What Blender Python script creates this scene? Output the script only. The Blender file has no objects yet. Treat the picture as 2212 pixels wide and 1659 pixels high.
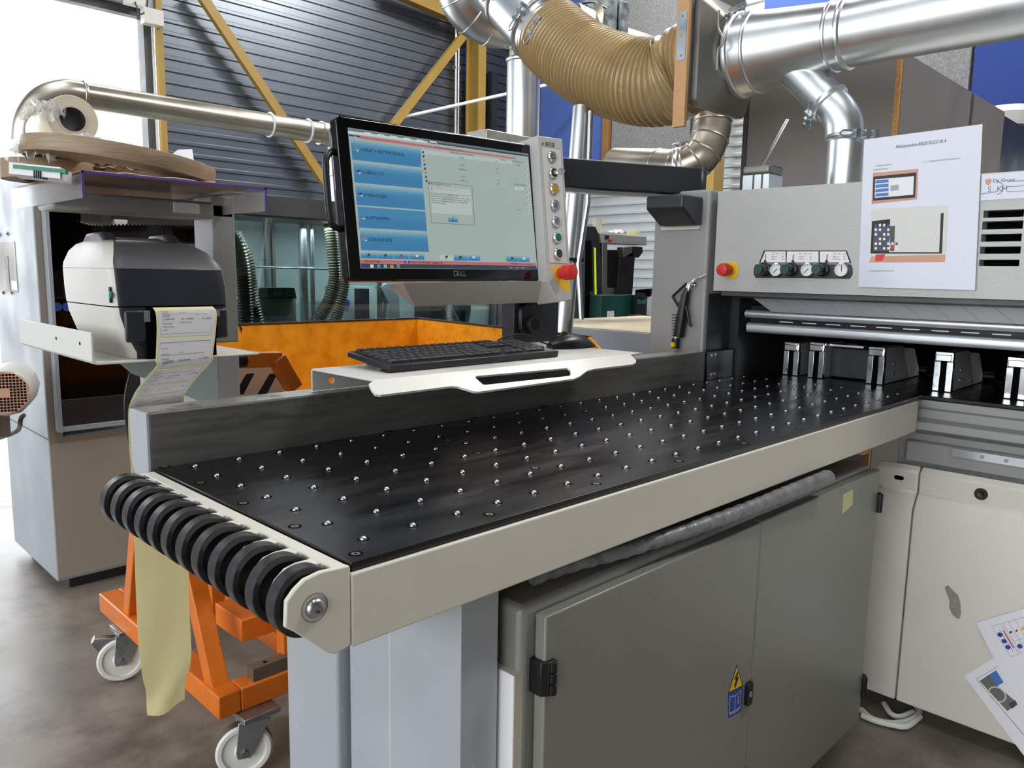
import bpy, bmesh, math, random
from mathutils import Vector, Matrix
random.seed(7)
PI = math.pi
sc = bpy.context.scene
COL = sc.collection

# ---------------------------------------------------------------- camera, world, exposure
YAW, PITCH, ROLL, FPX = math.radians(44.7114), math.radians(8.0615), math.radians(.9656), 1686.77
CAM = Vector((-.52404, -.76842, 1.25282))
FW = Vector((math.cos(YAW)*math.cos(PITCH), math.sin(YAW)*math.cos(PITCH), -math.sin(PITCH)))
_r = FW.cross(Vector((0, 0, 1))).normalized(); _u = _r.cross(FW)
RT = _r*math.cos(ROLL)+_u*math.sin(ROLL); UP = -_r*math.sin(ROLL)+_u*math.cos(ROLL)
cd = bpy.data.cameras.new('camera'); cam = bpy.data.objects.new('camera', cd); COL.objects.link(cam)
cd.sensor_fit = 'HORIZONTAL'; cd.sensor_width = 36; cd.lens = FPX/2212*36
cd.clip_start = .05; cd.clip_end = 200
cam.matrix_world = Matrix(((RT.x, UP.x, -FW.x, CAM.x), (RT.y, UP.y, -FW.y, CAM.y), (RT.z, UP.z, -FW.z, CAM.z), (0, 0, 0, 1)))
sc.camera = cam
w = bpy.data.worlds.new('sky'); sc.world = w; w.use_nodes = True
bg = w.node_tree.nodes['Background']
bg.inputs[0].default_value = (.90, .95, 1, 1); bg.inputs[1].default_value = 4.0
sc.view_settings.view_transform = 'Standard'; sc.view_settings.look = 'None'
sc.view_settings.gamma = 1; sc.view_settings.use_curve_mapping = False
sc.view_settings.exposure = 0.25
sc.cycles.max_bounces = 10; sc.cycles.transparent_max_bounces = 16
sc.cycles.caustics_reflective = False; sc.cycles.caustics_refractive = False
sc.cycles.sample_clamp_indirect = 6

# unseen lamps added to brighten right wall and booth; weakest read from wall glare
for lx, ly, lw in ((4.4, 2.6, 130), (3.0, -1.4, 90), (1.5, 4.2, 22)):
    l = bpy.data.lights.new('hall_fill_lamp', 'AREA'); l.shape = 'RECTANGLE'; l.size = 1.2; l.size_y = .3; l.energy = lw; l.color = (1, .97, .92)
    o = bpy.data.objects.new('hall_fill_lamp', l); COL.objects.link(o); o.location = (lx, ly, 4.9)
# ---------------------------------------------------------------- helpers
def ray(x, y): return (x-1106)/FPX*RT-(y-829.5)/FPX*UP+FW
def at(x, y, X=None, Y=None, Z=None, d=None, o=None, n=None):
    r = ray(x, y)
    if d is not None: t = d
    elif X is not None: t = (X-CAM.x)/r.x
    elif Y is not None: t = (Y-CAM.y)/r.y
    elif Z is not None: t = (Z-CAM.z)/r.z
    else: t = (o-CAM).dot(n)/r.dot(n)
    return CAM+r*t
V = Vector
def lin(c): return tuple((v/255/12.92 if v/255 <= .04045 else ((v/255+.055)/1.055)**2.4) for v in c)
MATS = {}
def mat(name, rgb, rough=.5, metal=0, var=.06, vs=6, rvar=.1, bump=0, bs=300, stretch=(1, 1, 1), dirt=None, dt=(.6, .7), ds=8, emit=0, coat=0, spec=.5, dst=None):
    """painted / metal / plastic surface: tone and gloss vary with noise; dirt = second colour showing through a noise threshold"""
    m = bpy.data.materials.new(name); m.use_nodes = True; N = m.node_tree.nodes; L = m.node_tree.links
    b = N['Principled BSDF']; c = lin(rgb)+(1,)
    tc = N.new('ShaderNodeTexCoord'); mp = N.new('ShaderNodeMapping'); mp.inputs['Scale'].default_value = stretch
    L.new(tc.outputs['Object'], mp.inputs['Vector'])
    nz = N.new('ShaderNodeTexNoise'); nz.inputs['Scale'].default_value = vs; nz.inputs['Detail'].default_value = 6
    L.new(mp.outputs[0], nz.inputs['Vector'])
    mx = N.new('ShaderNodeMixRGB'); mx.blend_type = 'MIX'
    mx.inputs[1].default_value = tuple(max(0, v*(1-var)) for v in c[:3])+(1,); mx.inputs[2].default_value = tuple(min(1, v*(1+var)) for v in c[:3])+(1,)
    cr = N.new('ShaderNodeMapRange'); cr.inputs[1].default_value = .3; cr.inputs[2].default_value = .7
    L.new(nz.outputs[0], cr.inputs[0]); L.new(cr.outputs[0], mx.inputs[0])
    out = mx.outputs[0]
    if dirt:
        mp2 = N.new('ShaderNodeMapping'); mp2.inputs['Scale'].default_value = dst or (1, 1, 1)
        L.new(tc.outputs['Object'], mp2.inputs['Vector'])
        n2 = N.new('ShaderNodeTexNoise'); n2.inputs['Scale'].default_value = ds; n2.inputs['Detail'].default_value = 8; n2.inputs['Roughness'].default_value = .65
        L.new(mp2.outputs[0], n2.inputs['Vector'])
        r2 = N.new('ShaderNodeMapRange'); r2.inputs[1].default_value = dt[0]; r2.inputs[2].default_value = dt[1]
        L.new(n2.outputs[0], r2.inputs[0])
        m2 = N.new('ShaderNodeMixRGB'); L.new(r2.outputs[0], m2.inputs[0]); L.new(out, m2.inputs[1]); m2.inputs[2].default_value = lin(dirt)+(1,)
        out = m2.outputs[0]
    L.new(out, b.inputs['Base Color'])
    b.inputs['Metallic'].default_value = metal; b.inputs['Specular IOR Level'].default_value = spec
    rr = N.new('ShaderNodeMapRange'); rr.inputs[1].default_value = .3; rr.inputs[2].default_value = .7
    rr.inputs[3].default_value = max(.02, rough-rvar); rr.inputs[4].default_value = min(1, rough+rvar)
    L.new(nz.outputs[0], rr.inputs[0]); L.new(rr.outputs[0], b.inputs['Roughness'])
    if bump:
        bz = N.new('ShaderNodeTexNoise'); bz.inputs['Scale'].default_value = bs; bz.inputs['Detail'].default_value = 2
        L.new(mp.outputs[0], bz.inputs['Vector'])
        bp = N.new('ShaderNodeBump'); bp.inputs['Strength'].default_value = bump; bp.inputs['Distance'].default_value = .002
        L.new(bz.outputs[0], bp.inputs['Height']); L.new(bp.outputs[0], b.inputs['Normal'])
    if coat: b.inputs['Coat Weight'].default_value = coat; b.inputs['Coat Roughness'].default_value = .08
    if emit: b.inputs['Emission Color'].default_value = c; b.inputs['Emission Strength'].default_value = emit
    MATS[name] = m; return m
def glass(name, tint=(1, 1, 1), k=1.0, rough=.02):
    m = bpy.data.materials.new(name); m.use_nodes = True; N = m.node_tree.nodes; L = m.node_tree.links; N.clear()
    o = N.new('ShaderNodeOutputMaterial'); mx = N.new('ShaderNodeMixShader'); t = N.new('ShaderNodeBsdfTransparent'); g = N.new('ShaderNodeBsdfGlossy')
    t.inputs[0].default_value = tint+(1,); g.inputs['Roughness'].default_value = rough
    f = N.new('ShaderNodeFresnel'); f.inputs[0].default_value = 1.45
    ml = N.new('ShaderNodeMath'); ml.operation = 'MULTIPLY'; ml.inputs[1].default_value = k; ml.use_clamp = True
    L.new(f.outputs[0], ml.inputs[0]); L.new(ml.outputs[0], mx.inputs[0]); L.new(t.outputs[0], mx.inputs[1]); L.new(g.outputs[0], mx.inputs[2])
    L.new(mx.outputs[0], o.inputs[0]); MATS[name] = m; return m
def film(name, opac=.35, rgb=(235, 232, 228)):
    m = bpy.data.materials.new(name); m.use_nodes = True; N = m.node_tree.nodes; L = m.node_tree.links
    b = N['Principled BSDF']; b.inputs['Base Color'].default_value = lin(rgb)+(1,); b.inputs['Roughness'].default_value = .12
    b.inputs['Alpha'].default_value = opac; b.inputs['Specular IOR Level'].default_value = .9
    MATS[name] = m; return m

class MB:
    def __init__(s, m=None): s.v, s.f, s.mi, s.ms = [], [], [], []; s.use(m or 'steel')
    def use(s, m):
        if m not in s.ms: s.ms.append(m)
        s.cur = s.ms.index(m); return s
    def face(s, idx): s.f.append(tuple(idx)); s.mi.append(s.cur)
    def quad(s, *p):
        n = len(s.v); s.v += [V(q) for q in p]; s.face(range(n, n+len(p))); return s
    def obox(s, c, ax, ay, az):
        c, ax, ay, az = V(c), V(ax), V(ay), V(az); n = len(s.v)
        if ax.cross(ay).dot(az) < 0: ax = -ax
        for k in (-1, 1):
            for j in (-1, 1):
                for i in (-1, 1): s.v.append(c+ax*i+ay*j+az*k)
        for q in ((0, 2, 3, 1), (4, 5, 7, 6), (0, 1, 5, 4), (2, 6, 7, 3), (0, 4, 6, 2), (1, 3, 7, 5)): s.face([n+k for k in q])
        return s
    def box(s, a, b):
        a, b = V(a), V(b); h = (b-a)/2
        return s.obox((a+b)/2, (abs(h.x), 0, 0), (0, abs(h.y), 0), (0, 0, abs(h.z)))
    def prism(s, pts, vec):
        pts = [V(p) for p in pts]; vec = V(vec); nrm = V((0, 0, 0))
        for i in range(len(pts)): nrm += pts[i].cross(pts[(i+1) % len(pts)])
        if nrm.dot(vec) > 0: pts = pts[::-1]
        n = len(s.v); k = len(pts); s.v += pts+[p+vec for p in pts]
        s.face(range(n, n+k)); s.face(range(n+2*k-1, n+k-1, -1))
        for i in range(k):
            j = (i+1) % k; s.face((n+j, n+i, n+k+i, n+k+j))
        return s
    def loft(s, rings, cap=True, close=True):
        n = len(s.v); k = len(rings[0])
        for r in rings: s.v += [V(p) for p in r]
        for a in range(len(rings)-1):
            for i in range(k if close else k-1):
                j = (i+1) % k; s.face((n+a*k+i, n+a*k+j, n+a*k+k+j, n+a*k+k+i))
        if cap: s.face(range(n+k-1, n-1, -1)); s.face(range(n+(len(rings)-1)*k, n+len(rings)*k))
        return s
    def tube(s, path, r, seg=16, cap=True, up=None):
        path = [V(p) for p in path]; rings = []; nrm = None
        for i, p in enumerate(path):
            t = (path[min(i+1, len(path)-1)]-path[max(i-1, 0)]).normalized()
            if nrm is None:
                nrm = V(up) if up else (V((0, 0, 1)) if abs(t.z) < .9 else V((1, 0, 0)))
            nrm = (nrm-t*nrm.dot(t)).normalized(); b = t.cross(nrm)
            rr = r[i] if isinstance(r, (list, tuple)) else r
            rings.append([p+(nrm*math.cos(2*PI*k/seg)+b*math.sin(2*PI*k/seg))*rr for k in range(seg)])
        return s.loft(rings, cap)
    def lathe(s, o, ax, prof, seg=24, cap=True):
        o, ax = V(o), V(ax).normalized(); e = V((0, 0, 1)) if abs(ax.z) < .9 else V((1, 0, 0))
        e = (e-ax*e.dot(ax)).normalized(); b = ax.cross(e)
        return s.loft([[o+ax*h+(e*math.cos(2*PI*k/seg)+b*math.sin(2*PI*k/seg))*r for k in range(seg)] for r, h in prof], cap)
    def sphere(s, c, r, seg=12, ax=(0, 0, 1)):
        return s.lathe(c, ax, [(max(1e-4, r*math.sin(PI*k/8)), -r*math.cos(PI*k/8)) for k in range(9)], seg)
    def text(s, t, o, right, up, size, align='LEFT', sx=1.0, shear=0):
        cu = bpy.data.curves.new('t', 'FONT'); cu.body = t; cu.size = 1; cu.align_x = align; cu.shear = shear; cu.resolution_u = 3
        ob = bpy.data.objects.new('t', cu); COL.objects.link(ob)
        me = bpy.data.meshes.new_from_object(ob.evaluated_get(bpy.context.evaluated_depsgraph_get()))
        o, right, up = V(o), V(right).normalized(), V(up).normalized(); n = len(s.v)
        s.v += [o+right*v.co.x*size*sx+up*v.co.y*size for v in me.vertices]
        for p in me.polygons: s.face([n+i for i in p.vertices])
        bpy.data.objects.remove(ob); bpy.data.curves.remove(cu); bpy.data.meshes.remove(me); return s
    def build(s, name, parent=None, smooth=35, bevel=0, bseg=2, loc=None):
        if parent is None:
            if loc is None:
                xs = [v.x for v in s.v]; ys = [v.y for v in s.v]; zs = [v.z for v in s.v]
                loc = V(((min(xs)+max(xs))/2, (min(ys)+max(ys))/2, min(zs)))
            off = V(loc)
        else: off = V((0, 0, 0))
        me = bpy.data.meshes.new(name)
        me.from_pydata([tuple(v-off) for v in s.v], [], s.f)
        for m in s.ms: me.materials.append(MATS[m])
        me.polygons.foreach_set('material_index', s.mi)
        me.update()
        if smooth:
            me.polygons.foreach_set('use_smooth', [True]*len(me.polygons))
            me.set_sharp_from_angle(angle=math.radians(smooth))
        o = bpy.data.objects.new(name, me); COL.objects.link(o)
        if parent is None: o.location = off
        else:
            o.parent = parent
            if parent.parent is None: o.location = -V(parent.location)
        if bevel:
            b = o.modifiers.new('bevel', 'BEVEL'); b.width = bevel; b.segments = bseg; b.limit_method = 'ANGLE'; b.angle_limit = math.radians(40)
        return o
def tag(o, label, cat, group=None):
    o['label'] = label; o['category'] = cat
    if group: o['group'] = group
    return o
def thing(name, label, cat, loc, group=None):
    o = bpy.data.objects.new(name, None); COL.objects.link(o); o.location = V(loc); o.empty_display_size = .05
    return tag(o, label, cat, group)
def struct(o): o['kind'] = 'structure'; return o
def cut(o, cutters):
    """boolean-subtract MB shapes from an object's own mesh"""
    for c in cutters:
        k = c.build('cutter', None, 0, loc=(0, 0, 0)); k.location = -V((0, 0, 0))
        wm = V(o.location) if o.parent is None else V((0, 0, 0))
        k.location = V((0, 0, 0))
        o2 = bpy.data.objects.new('tmp', o.data.copy()); COL.objects.link(o2); o2.location = wm
        b = o2.modifiers.new('b', 'BOOLEAN'); b.object = k; b.operation = 'DIFFERENCE'; b.solver = 'EXACT'
        bpy.context.view_layer.update()
        me = bpy.data.meshes.new_from_object(o2.evaluated_get(bpy.context.evaluated_depsgraph_get()))
        old = o.data; o.data = me; bpy.data.objects.remove(o2); bpy.data.objects.remove(k)
        me.set_sharp_from_angle(angle=math.radians(35))
    return o
def spline(pts, n=12):
    """Catmull-Rom through the points"""
    P = [V(p) for p in pts]; P = [P[0]*2-P[1]]+P+[P[-1]*2-P[-2]]; out = []
    for i in range(1, len(P)-2):
        for k in range(n):
            t = k/n; a, b, c, d = P[i-1], P[i], P[i+1], P[i+2]
            out.append(.5*((2*b)+(c-a)*t+(2*a-5*b+4*c-d)*t*t+(3*b-a-3*c+d)*t**3))
    return out+[P[-2]]
def resample(path, step):
    out = [path[0]]; need = step
    for a, b in zip(path, path[1:]):
        L = (b-a).length; pos = 0
        while L-pos >= need: pos += need; out.append(a+(b-a)*(pos/L)); need = step
        need -= L-pos
    return out
def hose(mb, pts, R, pitch, amp, seg=32, n=16, k=6):
    p = resample(spline(pts, n), pitch/k)
    return mb.tube(p, [R+amp*math.cos(2*PI*i/k) for i in range(len(p))], seg)
def copy_tree(o, parent=None):
    c = o.copy(); COL.objects.link(c)
    if parent: c.parent = parent
    for ch in list(o.children): copy_tree(ch, c)
    return c
def rrect(w, h, r, n=5):
    out = []
    for cx_, cy_, a0 in ((w/2-r, h/2-r, 0), (-w/2+r, h/2-r, 90), (-w/2+r, -h/2+r, 180), (w/2-r, -h/2+r, 270)):
        for k in range(n+1):
            a = math.radians(a0+90*k/n); out.append((cx_+r*math.cos(a), cy_+r*math.sin(a)))
    return out

# ---------------------------------------------------------------- materials
mat('beige', (214, 209, 196), .42, var=.03, bump=.15, bs=600, dirt=(150, 142, 130), dt=(.76, .84), ds=14)
mat('offwhite', (206, 203, 195), .4, var=.03, bump=.08, bs=600)
mat('white', (238, 238, 236), .45, var=.02)
mat('grey_paint', (150, 150, 147), .38, var=.04, bump=.12, bs=500, dirt=(110, 108, 104), dt=(.74, .82), ds=6)
mat('cabinet_grey', (128, 127, 120), .3, var=.02, rvar=.03, bump=.22, bs=420)
mat('leg_grey', (168, 172, 176), .38, var=.03, bump=.06, bs=300, dirt=(205, 209, 214), dt=(.66, .7), ds=26, dst=(1, 1, .4))
mat('hood_grey', (180, 181, 176), .32, var=.02, rvar=.03, bump=.4, bs=260)
mat('dark_grey', (70, 70, 70), .45, var=.08)
mat('charcoal', (38, 39, 41), .4, var=.1, rvar=.08)
mat('black', (16, 16, 17), .35, var=.2)
mat('matte_black', (9, 9, 9), .8, var=.2)
mat('void', (4, 4, 4), .95, var=.1, spec=.1)
mat('rubber', (42, 42, 44), .32, var=.25, vs=60, rvar=.1, dirt=(78, 78, 78), dt=(.62, .8), ds=60)
mat('phenolic', (17, 17, 18), .24, var=.5, vs=5, rvar=.07, stretch=(1, 5, 1), dirt=(58, 54, 48), dt=(.66, .78), ds=38, spec=.5)
mat('fence_steel', (104, 102, 98), .36, metal=.3, var=.2, vs=7, rvar=.08, stretch=(1, 1, 14), dirt=(62, 60, 58), dt=(.55, .75), ds=5, dst=(1, 1, 4))
mat('worn_steel', (190, 186, 176), .35, metal=.7, var=.15, vs=20, dirt=(110, 105, 96), dt=(.55, .7), ds=12)
mat('steel', (180, 182, 184), .28, metal=1, var=.08)
mat('galvanised', (214, 216, 216), .33, metal=1, var=.07, vs=5, rvar=.05)
mat('galvanised_dusty', (198, 190, 176), .34, metal=.95, var=.08, vs=5, rvar=.06)
mat('dull_sheet', (132, 130, 124), .42, metal=.8, var=.1)
mat('chrome', (225, 226, 228), .12, metal=1, var=.04, vs=30, rvar=.06)
mat('alu', (198, 202, 206), .3, metal=1, var=.05)
mat('hose_tan', (168, 144, 102), .22, var=.08, spec=.7)
mat('hose_clear', (120, 118, 104), .25, var=.1, spec=.7)
mat('mdf', (190, 148, 104), .7, var=.08, vs=60)
mat('board_grey', (104, 99, 90), .6, var=.15, vs=3, stretch=(1, 1, 8))
mat('chipboard', (186, 136, 80), .85, var=.3, vs=140)
mat('booth_grey', (122, 116, 110), .5, var=.05, bump=.05, bs=100)
mat('booth_edge', (60, 58, 55), .6)
mat('orange', (220, 114, 26), .38, var=.1, vs=14, dirt=(60, 42, 26), dt=(.655, .69), ds=16, bump=.1, bs=120)
mat('orange_scratched', (255, 160, 30), .34, var=.22, vs=26, dirt=(62, 44, 28), dt=(.675, .7), ds=13, dst=(1, 1, .6))
mat('worn_edge', (70, 56, 40), .5, metal=.5, var=.4, vs=50)
mat('yellow_steel', (164, 132, 62), .45, var=.06)
mat('yellow', (236, 190, 30), .4, var=.04)
mat('red', (206, 44, 38), .42, var=.06)
mat('nylon', (232, 230, 222), .45, var=.04, dirt=(170, 160, 140), dt=(.62, .8), ds=9)
mat('wheel_dirt', (96, 84, 66), .7, var=.4, vs=40)
mat('zinc', (170, 176, 180), .32, metal=.9, var=.12, vs=20)
mat('brass_grey', (112, 102, 86), .5, metal=.5, var=.15)
mat('wood', (200, 160, 112), .65, var=.12, vs=8, stretch=(1, 1, 12))
mat('oak', (150, 128, 102), .5, var=.28, vs=26, stretch=(1, 1, 26), rvar=.05)
mat('oak_end', (138, 112, 86), .6, var=.35, vs=30, stretch=(1, 1, 40))
mat('purple', (84, 66, 150), .4)
mat('cream', (226, 216, 192), .4, var=.04)
mat('brown_core', (98, 70, 56), .75, var=.1)
mat('paper', (236, 234, 238), .6, var=.01)
mat('paper_gloss', (206, 206, 218), .16, var=.01, rvar=.04, bump=.35, bs=22)
mat('label_white', (232, 228, 230), .5, var=.01)
mat('label_yellow', (244, 238, 176), .55, var=.02)
mat('backing', (255, 244, 200), .5, var=.05, vs=9, bump=.1, bs=15)
mat('ink', (28, 28, 32), .6); mat('ink_grey', (120, 118, 122), .6); mat('ink_blue', (36, 70, 160), .5); mat('ink_red', (200, 50, 50), .5)
mat('dull_white', (214, 212, 206), .5, var=.04)
mat('printer_grey', (74, 74, 76), .42, var=.08, bump=.08, bs=500)
mat('printer_navy', (36, 40, 48), .4, var=.06)
mat('printer_side', (212, 208, 200), .45, var=.03)
mat('teal', (30, 120, 112), .3)
mat('console_grey', (188, 186, 182), .42, var=.02)
mat('arm_black', (42, 45, 50), .38, var=.06, bump=.05, bs=600)
mat('key_black', (34, 34, 36), .55, var=.1)
mat('screen_bezel', (7, 7, 9), .08, var=.1, rvar=.02)
mat('green_btn', (20, 120, 84), .35); mat('yellow_btn', (206, 158, 30), .35)
mat('floor', (136, 126, 114), .34, var=.2, vs=2.2, rvar=.1, dirt=(88, 78, 68), dt=(.48, .72), ds=3.5, bump=.12, bs=40)
mat('paving', (190, 188, 184), .7, var=.08, vs=4)
mat('cladding', (206, 210, 212), .36, metal=.55, var=.03, vs=3, rvar=.03); mat('cladding_shaded', (118, 124, 130), .34, metal=.85, var=.03, vs=3, rvar=.03)  # same sheet metal twice; the back wall's shade is in the darker colour
mat('ceiling', (120, 122, 124), .6, var=.04)
mat('wall_dull', (132, 129, 124), .7, var=.05)
mat('acoustic', (116, 116, 117), .95, var=.3, vs=70)
mat('blue_panel', (32, 56, 122), .9, var=.12, vs=60)
mat('blue_lit', (66, 90, 156), .9, var=.1, vs=60)  # the blue panel again, with light put into a brighter colour
mat('wood_post', (132, 92, 52), .6, var=.15)
mat('machine_white', (154, 160, 166), .4, var=.03)
mat('machine_shaded', (150, 141, 131), .45, var=.03)  # same paint as the white side, front shade put into the colour
mat('machine_inside', (158, 172, 174), .55, var=.04)
mat('green_dark', (10, 66, 58), .4, var=.05); mat('green_text', (70, 130, 60), .5)
mat('teal_text', (80, 150, 160), .5)
mat('lime', (206, 222, 40), .4, emit=.35)
mat('dusty', (190, 176, 150), .8, var=.15, vs=8)
mat('cable_white', (222, 220, 212), .5)
mat('sheath', (112, 113, 113), .3, var=.3, vs=40, bump=.5, bs=140); mat('board_edge', (204, 194, 176), .6); mat('oak_lit', (212, 180, 148), .5, var=.2, vs=26, stretch=(4, 26, 1)); mat('alu_matte', (214, 217, 220), .4, metal=.65, var=.04)  # the lighter oak has daylight on the veneer put into its colour
mat('tape', (214, 212, 160), .7, var=.04)
mat('knob_green', (24, 66, 56), .5)
mat('stain', (150, 138, 128), .5, var=.2, vs=120); mat('screen_blue', (70, 120, 190), .5)
mat('salmon', (206, 156, 130), .6, var=.1)
for n, c, e in (('ui_bg', (176, 192, 186), .62), ('ui_panel', (196, 208, 204), .62), ('ui_red', (206, 120, 124), .6), ('ui_dark', (58, 72, 84), .6), ('ui_white', (222, 230, 228), .62), ('ui_line', (128, 142, 142), .6), ('ui_text', (24, 34, 54), .3), ('ui_navy', (40, 70, 170), .6), ('ui_tick', (20, 96, 66), .5), ('ui_orange', (206, 130, 70), .6), ('ui_btn', (88, 158, 196), .6), ('ui_grey', (120, 136, 142), .6), ('ui_chrome', (226, 190, 60), .6), ('ui_pink', (196, 60, 70), .6)):
    mat(n, c, .1, var=0, rvar=.0, emit=e)
    MATS[n].node_tree.nodes['Principled BSDF'].inputs['Base Color'].default_value = (.01, .01, .01, 1)
    for l in list(MATS[n].node_tree.links):
        if l.to_socket.name == 'Base Color': MATS[n].node_tree.links.remove(l)
for k in range(6):
    c = [(160, 190, 202), (128, 176, 200), (98, 160, 198), (78, 148, 194), (72, 142, 190), (70, 138, 186)][k]
    mat('ui_blue%d' % k, c, .1, var=0, rvar=0, emit=.6)
    MATS['ui_blue%d' % k].node_tree.nodes['Principled BSDF'].inputs['Specular IOR Level'].default_value = .5
    for l in list(MATS['ui_blue%d' % k].node_tree.links):
        if l.to_socket.name == 'Base Color': MATS['ui_blue%d' % k].node_tree.links.remove(l)
    MATS['ui_blue%d' % k].node_tree.nodes['Principled BSDF'].inputs['Base Color'].default_value = (.01, .01, .01, 1)
glass('glass_dark', (.46, .41, .40), .7)
glass('glass_hood', (.72, .80, .80), 1.0)
glass('acrylic', (.93, .93, .94), .3, .05)
m = MATS['backing']; N = m.node_tree.nodes; L = m.node_tree.links
_t = N.new('ShaderNodeBsdfTranslucent'); _t.inputs[0].default_value = lin((255, 250, 220))+(1,); _x = N.new('ShaderNodeMixShader'); _x.inputs[0].default_value = .5
L.new(N['Principled BSDF'].outputs[0], _x.inputs[1]); L.new(_t.outputs[0], _x.inputs[2]); L.new(_x.outputs[0], N['Material Output'].inputs[0])
film('foil', .42); film('curtain', .93, (214, 216, 220)); film('acrylic_dusty', .42, (205, 200, 195))
# ---------------------------------------------------------------- the hall
struct(MB('floor').box((-9, -7, -.1), (6.1, 5.7, 0)).build('floor'))
struct(MB('paving').box((-25, 5.7, -.14), (12, 40, -.02)).build('floor_outside'))
m = MB('ceiling')
for x0, x1 in ((-9, -4.6), (-3.6, -.6), (.5, 3.6), (5.5, 6.1)): m.box((x0, -2.2, 5.4), (x1, 4.0, 5.55))
m.box((-9, 4.0, 5.4), (6.1, 5.7, 5.55))
m.box((-9, -7, 5.4), (6.1, -2.2, 5.55))
for y in (-6, -3, 0, 3): m.box((-9, y-.1, 5.1), (6.1, y+.1, 5.4))
struct(m.build('ceiling'))
def corrugated(mb, a, b, z0, z1, out, pitch=.09):
    """horizontal trapezoid ribs from a to b (plan points), face towards out"""
    a, b, out = V(a+(0,)), V(b+(0,)), V(out+(0,)); prof = []; z = z0
    while z < z1:
        for dz, dd in ((0, 0), (.052, 0), (.060, .014), (.082, .014)): prof.append((z+dz, dd))
        z += pitch
    prof.append((min(z, z1+.05), 0))
    rings = [[p+V((0, 0, zz))+out*dd for zz, dd in prof]+[p-out*.05+V((0, 0, prof[-1][0])), p-out*.05+V((0, 0, z0))] for p in (a, b)]
    mb.loft(rings, cap=True)
m = MB('cladding_shaded'); corrugated(m, (2.0, 5.6), (5.95, 5.6), 0, 5.4, (0, -1))
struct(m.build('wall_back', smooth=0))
m = MB('cladding'); corrugated(m, (5.9, 5.6), (5.9, -7), 0, 5.4, (-1, 0))
struct(m.build('wall_right', smooth=0))
struct(MB('wall_dull').box((-9, -7.2, 0), (6.1, -7, 5.4)).build('wall_front'))
m = MB('cladding_shaded'); corrugated(m, (-9, 5.6), (-1.3, 5.6), 0, 5.4, (0, -1)); struct(m.build('wall_left', smooth=0))  # unseen wall added to cut the sky light reaching the machine
# the open sectional door in the back wall: jamb, track, raised section
m = MB('dark_grey'); m.box((1.872, 5.54, 0), (1.925, 5.66, 3.3)); m.use('white'); m.box((1.927, 5.52, 0), (1.940, 5.56, 3.4)); m.use('dark_grey'); m.box((-1.3, 5.56, 3.10), (1.925, 5.64, 3.16))
m.use('machine_white'); m.box((-1.3, 5.5, 3.16), (1.94, 5.6, 5.4))
struct(m.build('door_1', smooth=0))
m = MB('offwhite'); q = at(303, 12, Y=5.47)
m.box((q.x-.12, 5.42, q.z-.02), (q.x+.03, 5.48, q.z+.09)); m.box((q.x+.0, 5.40, q.z-.13), (q.x+.14, 5.48, q.z-.02)); m.use('charcoal'); m.tube(spline([(q.x-.06, 5.41, q.z), (q.x-.03, 5.40, q.z-.08), (q.x+.02, 5.41, q.z-.03), (q.x+.04, 5.42, q.z+.1)]), .006, 6)
tag(m.build('door_switch', bevel=.006), 'white plastic switch box with a warning mark on the head of the open door', 'switch')
def beam(name, p, q, wd, dp, label, m_='yellow_steel', cat='beam'):
    p, q = V(p), V(q); t = (q-p); L = t.length; t.normalize(); n = V((0, -1, 0)) if abs(t.y) < .9 else V((1, 0, 0)); b = t.cross(n).normalized()
    return tag(MB(m_).obox((p+q)/2, t*(L/2), b*(wd/2), n*(dp/2)).build(name), label, cat)
beam('wall_brace', at(428, -20, Y=5.45), at(700, 392, Y=5.45), .075, .05, 'yellow diagonal steel brace on the dark ribbed wall, falling to the right beside the door', cat='brace')
beam('wall_brace', at(1006, 70, Y=5.45), at(838, 285, Y=5.45), .075, .05, 'yellow diagonal steel brace meeting the corner column behind the touch screen', cat='brace')
beam('roof_beam', at(850, -22, Y=5.4), at(1012, 48, Y=5.4), .11, .1, 'yellow steel beam at the top of the ribbed wall running into the corner column')
m = MB('yellow_steel'); q = at(1030, 200, Y=5.4)
m.box((q.x-.05, 5.32, 0), (q.x+.05, 5.335, 5.3)); m.box((q.x-.05, 5.5, 0), (q.x+.05, 5.515, 5.3)); m.box((q.x-.006, 5.335, 0), (q.x+.006, 5.5, 5.3))
tag(m.build('corner_column', smooth=0), 'tall yellow steel column in the far corner between ribbed wall and blue panel', 'column')
beam('door_post', (1.968, 5.5, 0), (1.968, 5.5, 5.3), .045, .05, 'slim yellow steel post beside the bright open door', cat='post')
m = MB('galvanised')
for dx in (0, .035): m.tube([(q.x-.2+dx, 5.5, 0), (q.x-.2+dx, 5.5, 5)], .011, 8)
for z in (2.1, 2.5, 2.9, 3.3, 3.7): m.box((q.x-.22, 5.49, z), (q.x-.14, 5.53, z+.02))
tag(m.build('conduit_pipes'), 'pair of thin grey conduits clipped up the wall beside the yellow corner column', 'conduit')
tag(MB('charcoal').box((q.x+.12, 5.3, 0), (q.x+.2, 5.5, at(1045, 150, Y=5.3).z)).build('wall_trunking'), 'dark upright cable trunk right of the yellow corner column', 'trunking')
p0, p1 = at(858, 256, Y=5.56), at(1330, 150, X=5.84)
tag(MB('white').tube([p0, p1], .016, 10).build('tie_rod'), 'thin white tie rod slanting up behind the upright duct', 'rod')
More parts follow.
